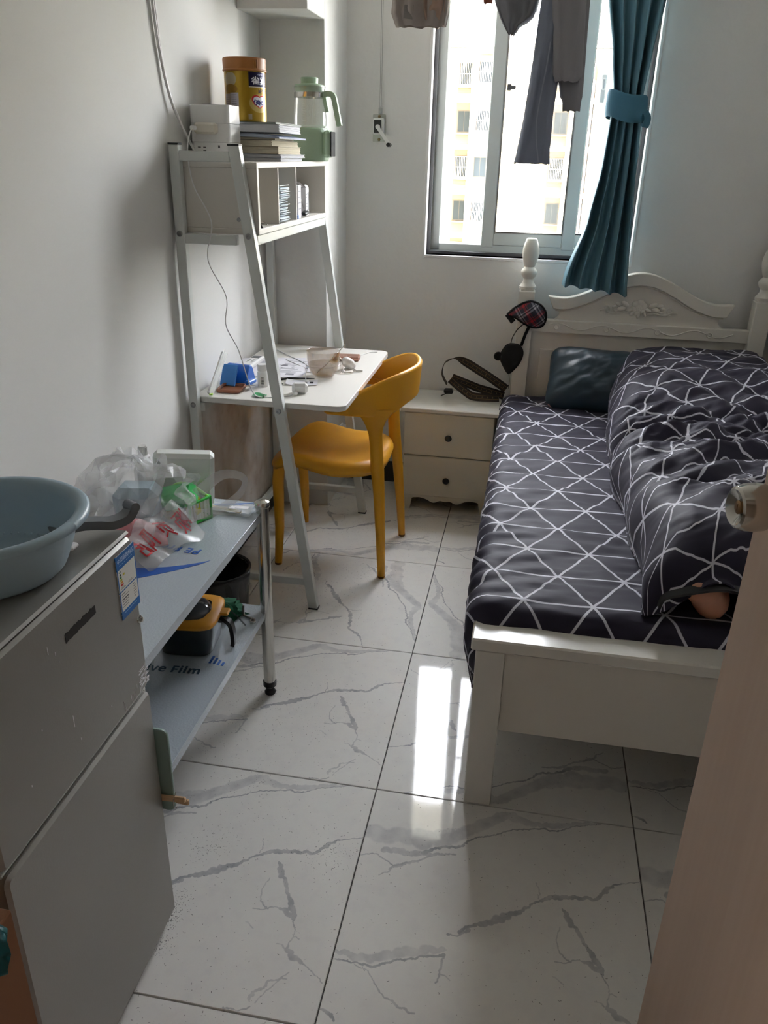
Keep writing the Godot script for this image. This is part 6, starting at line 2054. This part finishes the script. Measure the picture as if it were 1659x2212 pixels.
	tag(obj("twist_tie", st, M.black), "thin dark wire tie sticking out behind the pot handle", "wire")
	# cutting board with a clothes peg, between table and fridge
	var cb = thing("cutting_board", "pale green cutting board standing on edge between refrigerator and work table", "cutting board", Vector3(-.693, Y, -1.0615))
	st = ns(); extr(st, rrect(.25, .19, .014, 5), .007, at(Vector3(0, .095, 0)), true, .0015); obj("board", st, mat("8ea7a0", .45), cb)
	var pg = thing("clothes_peg", "small wooden clothes peg clipped to the pale green cutting board", "peg", Vector3(-.573, .297, -1.0615))
	for s in [-1, 1]:
		st = ns(); box(st, Vector3(.004, s * .0085, s * .0075), Vector3(.05, .013, .008), .0025, at(Vector3.ZERO, s * .06)); obj("half", st, mat("d6b48c", .6), pg)
	st = ns(); tube(st, curve([Vector3(.008, .018, .0), Vector3(.008, .01, .012), Vector3(.008, -.01, .012), Vector3(.008, -.018, 0)], 4), .001, 6); obj("spring", st, M.steel, pg)
	# bin with a black liner
	var bn = thing("waste_bin", "black waste bin with a black liner behind the work table", "bin", Vector3(-.885, 0, -2.1))
	st = ns()
	lathe(st, [Vector2(0, 0), Vector2(.075, 0), Vector2(.08, .005), Vector2(.096, .205), Vector2(.1, .21), Vector2(.1, .214), Vector2(.094, .212), Vector2(.077, .008), Vector2(0, .006)], Transform3D.IDENTITY, 36); obj("bin_body", st, M.black, bn)
	st = ns()
	sheet(st, 60, 8, func(u, v):
		var a = TAU * (1.0 - u)
		var r = .102 + .003 * sin(a * 13.0) * v + .004 * nz.get_noise_2d(cos(a) * 3.0, sin(a) * 3.0 + v)
		if v < .25: r -= .012 * (1.0 - v / .25)
		return Vector3(cos(a) * (r - .012 * v), .218 - .075 * max(0.0, v - .15) - .02 * v * (1.0 + .5 * sin(a * 5.0)) + (.0 if v > .15 else -.01), sin(a) * (r - .012 * v)), .0006, null, true)
	var ln = mat("17171a", .28)
	obj("liner", st, ln, bn)

# ---------------------------------------------------------------- things by the bed
func plaid_image():
	var n = 256
	var img = Image.create(n, n, false, Image.FORMAT_RGB8)
	var band = func(t):
		# colour of one set of threads
		t = fposmod(t, 1.0)
		if t < .10: return Color(.62, .60, .62)
		if t < .17: return Color(.10, .10, .13)
		if t < .23: return Color(.62, .60, .62)
		if t < .45: return Color(.16, .16, .20)
		if t < .60: return Color(.58, .10, .13)
		if t < .66: return Color(.10, .10, .13)
		if t < .70: return Color(.58, .10, .13)
		return Color(.13, .13, .17)
	for y in n:
		for x in n:
			var c = band.call(x / 128.0).lerp(band.call(y / 128.0), .5)
			img.set_pixel(x, y, c)
	return img

func build_things_by_bed():
	var st
	# woven strap on the nightstand
	var bs = thing("bag_strap", "brown and gold woven bag strap coiled on the nightstand", "strap", Vector3(-.2, .46, -3.33))
	var img = Image.create(64, 64, false, Image.FORMAT_RGB8)
	img.fill(Color(.13, .10, .085))
	for y in 64:
		for x in [18, 19, 20, 44, 45, 46]: img.set_pixel(x, y, Color(.50, .40, .25))
		if y % 32 < 3: 
			for x in range(26, 38): img.set_pixel(x, y, Color(.55, .48, .36))
	var wv = texmat(img, .85); wv.uv1_scale = Vector3(1, 22, 1)
	var loopn = []
	st = ns()
	var p1 = curve([Vector3(-.314, .516, -3.352), Vector3(-.336, .559, -3.352), Vector3(-.329, .604, -3.352), Vector3(-.303, .624, -3.352), Vector3(-.271, .628, -3.352), Vector3(-.23, .611, -3.352), Vector3(-.181, .584, -3.352), Vector3(-.126, .553, -3.352), Vector3(-.06, .512, -3.35)], 6)
	for k in p1.size():
		var t = float(k) / (p1.size() - 1)
		var tn = (p1[min(k + 1, p1.size() - 1)] - p1[max(k - 1, 0)]).normalized()
		loopn.append((tn.cross(Vector3(0, 0, 1))).lerp(Vector3(0, .2, 1), smoothstep(.3, .75, t)).normalized())
	strap(st, p1, loopn, .036, .0025)
	wobj("upper_loop", st, wv, bs)
	st = ns()
	strap(st, curve([Vector3(-.295, .552, -3.30), Vector3(-.264, .527, -3.30), Vector3(-.225, .499, -3.30), Vector3(-.197, .484, -3.30), Vector3(-.151, .481, -3.305), Vector3(-.085, .482, -3.31)], 6), Vector3(0, .25, 1), .034, .0025)
	wobj("front_run", st, wv, bs)
	st = ns()
	strap(st, curve([Vector3(-.293, .546, -3.35), Vector3(-.224, .519, -3.365), Vector3(-.176, .503, -3.365), Vector3(-.111, .49, -3.36), Vector3(-.068, .484, -3.34)], 6), Vector3(0, .2, 1), .034, .0025)
	wobj("back_run", st, wv, bs)
	st = ns(); box(st, Vector3(-.303, .49, -3.335), Vector3(.04, .022, .03), .006, Transform3D.IDENTITY); tube(st, [Vector3(-.31, .48, -3.33), Vector3(-.335, .47, -3.325)], .002, 6)
	wobj("clasp", st, M.black, bs)
	# two warm masks on the bed post
	var pm = thing("plaid_mask", "red and navy plaid fabric mask with black edging hung on the bed post", "face mask", Vector3(0, .83, -3.335))
	var outline = [Vector2(-.081, .825), Vector2(-.056, .851), Vector2(-.021, .873), Vector2(.013, .881), Vector2(.049, .868), Vector2(.072, .838), Vector2(.071, .8), Vector2(.054, .782), Vector2(.02, .781), Vector2(-.017, .798), Vector2(-.053, .819)]
	var ol = []
	for p in outline: ol.append(Vector3(p.x, p.y, 0))
	ol.append(ol[0])
	ol = curve(ol, 5)
	var ctr = Vector3(.012, .83, 0)
	var pl_ = texmat(plaid_image(), .9); pl_.uv1_scale = Vector3.ONE * 7.5
	var bulge = func(p, t): return Vector3(p.x, p.y, -3.348 + .034 * (1.0 - t * t) + .012 * (1.0 - clamp((p.x + .08) / .15, 0.0, 1.0)))
	st = ns()
	sheet(st, ol.size() - 1, 8, func(u, v):
		var q = ol[int(round(u * (ol.size() - 1)))]
		return bulge.call(ctr.lerp(q, 1.0 - v), 1.0 - v), .003, func(_u, _v, p): return Vector2(p.x * .8 + p.y * .6, p.y * .8 - p.x * .6), true)
	wobj("plaid_panel", st, pl_, pm)
	st = ns()
	var rim = []
	for q in ol: rim.append(bulge.call(q, 1.0))
	tube(st, rim, .0055, 8, 1.0, false)
	strap(st, [Vector3(-.081, .828, -3.336), Vector3(-.066, .812, -3.33), Vector3(-.055, .798, -3.332)], Vector3(.3, 0, 1), .022, .004)
	wobj("edging", st, M.black_soft, pm)
	st = ns(); tube(st, curve([Vector3(-.007, .794, -3.34), Vector3(-.033, .77, -3.342), Vector3(-.052, .734, -3.342), Vector3(-.057, .705, -3.342)], 6), .0022, 6)
	strap(st, [Vector3(.012, .785, -3.342), Vector3(-.002, .746, -3.344), Vector3(-.014, .7, -3.344)], Vector3(0, 0, 1), .012, .0025)
	wobj("ear_loop", st, M.black_soft, pm)
	var bm = thing("black_mask", "black fabric mask with a small ear hanging below the plaid one", "face mask", Vector3(-.055, .64, -3.335))
	var ob = []
	for p in [Vector2(-.057, .71), Vector2(-.021, .705), Vector2(-.002, .674), Vector2(-.011, .631), Vector2(-.037, .593), Vector2(-.055, .58), Vector2(-.069, .59), Vector2(-.094, .632), Vector2(-.098, .66), Vector2(-.078, .699)]: ob.append(Vector3(p.x, p.y, 0))
	ob.append(ob[0])
	ob = curve(ob, 5)
	var c2 = Vector3(-.05, .655, 0)
	st = ns()
	for side in [1, -1]:
		sheet(st, ob.size() - 1, 8, func(u, v):
			var q = ob[int(round((u if side > 0 else 1.0 - u) * (ob.size() - 1)))]
			var t = 1.0 - v
			var p = c2.lerp(q, t)
			return Vector3(p.x, p.y, -3.344 + side * .010 * sqrt(max(0.0, 1.0 - t * t))), .001, null, true)
	wobj("panel", st, M.black_soft, bm)
	st = ns(); lathe(st, [Vector2(0, -.004), Vector2(.016, -.004), Vector2(.019, 0), Vector2(.016, .004), Vector2(.01, .003), Vector2(0, .001)], at(Vector3(-.104, .652, -3.342), 0, PI / 2), 20); wobj("ear", st, M.black_soft, bm)
	st = ns(); tube(st, curve([Vector3(-.055, .582, -3.344), Vector3(-.05, .55, -3.346), Vector3(-.051, .515, -3.346)], 5), .001, 6); wobj("tail_cord", st, M.black_soft, bm)
	# carton and teal bag beside the refrigerator
	var cb = thing("cardboard_carton", "tall brown cardboard carton beside the refrigerator door", "carton", Vector3(-.62, 0, -.445))
	st = ns(); box(st, Vector3(0, .352, 0), Vector3(.318, .704, .11), .002); obj("carton_body", st, mat("84583a", .85), cb)
	st = ns(); box(st, Vector3(0, .352, .0554), Vector3(.05, .7, .0008)); obj("tape", st, mat("a87a4a", .4), cb)
	var tl = thing("teal_bag", "teal plastic bag resting on the cardboard carton", "bag", Vector3(-.535, .705, -.445))
	st = ns()
	var nz = FastNoiseLite.new(); nz.seed = 28; nz.frequency = 1.0
	var rings = []
	for i in 10:
		var v = i / 9.0
		var ring = []
		for j in 28:
			var a = -TAU * j / 28
			var k = (1.0 + .5 * nz.get_noise_2d(cos(a) * 2.0, sin(a) * 2.0 + v * 2.0)) * sqrt(max(0.0, 1.0 - v * v))
			ring.append(Vector3(cos(a) * .1 * k, .001 + .06 * v, sin(a) * .04 * k))
		rings.append(ring)
	loft(st, rings); obj("film", st, mat("12565a", .3), tl)

# ---------------------------------------------------------------- on the walls
func build_wall_fittings():
	var st
	var c = thing("rack_crank", "white hand crank of the clothes rack on the window wall", "crank", Vector3(-.65, 1.506, ZB))
	st = ns(); extr(st, rrect(.052, .1, .004, 3), .002, at(Vector3(0, 0, .001))); obj("plate", st, mat("b9bab4", .35, .5), c)
	st = ns(); box(st, Vector3(0, .006, .014), Vector3(.044, .062, .024), .004); obj("housing", st, M.white_plastic, c)
	st = ns(); box(st, Vector3(-.002, .006, .0265), Vector3(.03, .046, .002), .001); obj("window_plate", st, M.black, c)
	st = ns()
	tube(st, [Vector3(0, .004, .026), Vector3(0, .004, .042)], .0085, 14)
	strap(st, [Vector3(0, .004, .04), Vector3(.028, -.032, .042), Vector3(.05, -.06, .042)], Vector3(0, 0, 1), .013, .007)
	var arm = obj("arm", st, M.white_plastic, c)
	st = ns(); tube(st, [Vector3(.05, -.06, .036), Vector3(.05, -.06, .075)], .0078, 14); obj("grip", st, M.black, arm)
	for y in [-.041, .042]:
		st = ns(); lathe(st, [Vector2(0, 0), Vector2(.006, 0), Vector2(.005, .003), Vector2(0, .004)], at(Vector3(0, y, .002), 0, PI / 2), 12); obj("screw", st, mat("8a7a58", .35, .9), c)
	st = ns(); box(st, Vector3(.006, .062, .012), Vector3(.014, .026, .014), .003); obj("rope_guide", st, mat("9a9a96", .4), c)
	for k in 2:
		st = ns(); tube(st, [Vector3(-.647 + k * .006, 1.58, ZB + .012), Vector3(-.647 + k * .006, CH, ZB + .012)], .0011, 6)
		tag(obj("crank_wire", st, M.steel_dull), ["thin steel wire nearer the pier rising from the hand crank", "thin steel wire nearer the window rising from the hand crank"][k], "wire")
	for k in 2:
		var o = thing("wall_socket", ["white wall socket low on the pier beside the skirting", "white plug in the low wall socket on the pier"][k], ["socket", "plug"][k], Vector3(-.784, .26, -3.35 - k * .06))
		if k == 0:
			st = ns(); box(st, Vector3(.004, 0, 0), Vector3(.008, .08, .05), .003); obj("plate", st, M.white_plastic, o)
			st = ns(); box(st, Vector3(.0084, .008, 0), Vector3(.001, .01, .003)); box(st, Vector3(.0084, -.012, .008), Vector3(.001, .008, .003)); obj("slots", st, M.black, o)
		else:
			st = ns(); lathe(st, [Vector2(0, 0), Vector2(.018, 0), Vector2(.018, .02), Vector2(.012, .028), Vector2(0, .03)], at(Vector3(0, 0, 0), 0, 0, -PI / 2), 18); obj("body", st, M.white_plastic, o)
			st = ns(); tube(st, curve([Vector3(.028, 0, 0), Vector3(.035, -.04, 0), Vector3(.02, -.12, 0), Vector3(.012, -.25, -.02)], 5), .003, 6); obj("lead", st, M.white_plastic, o)
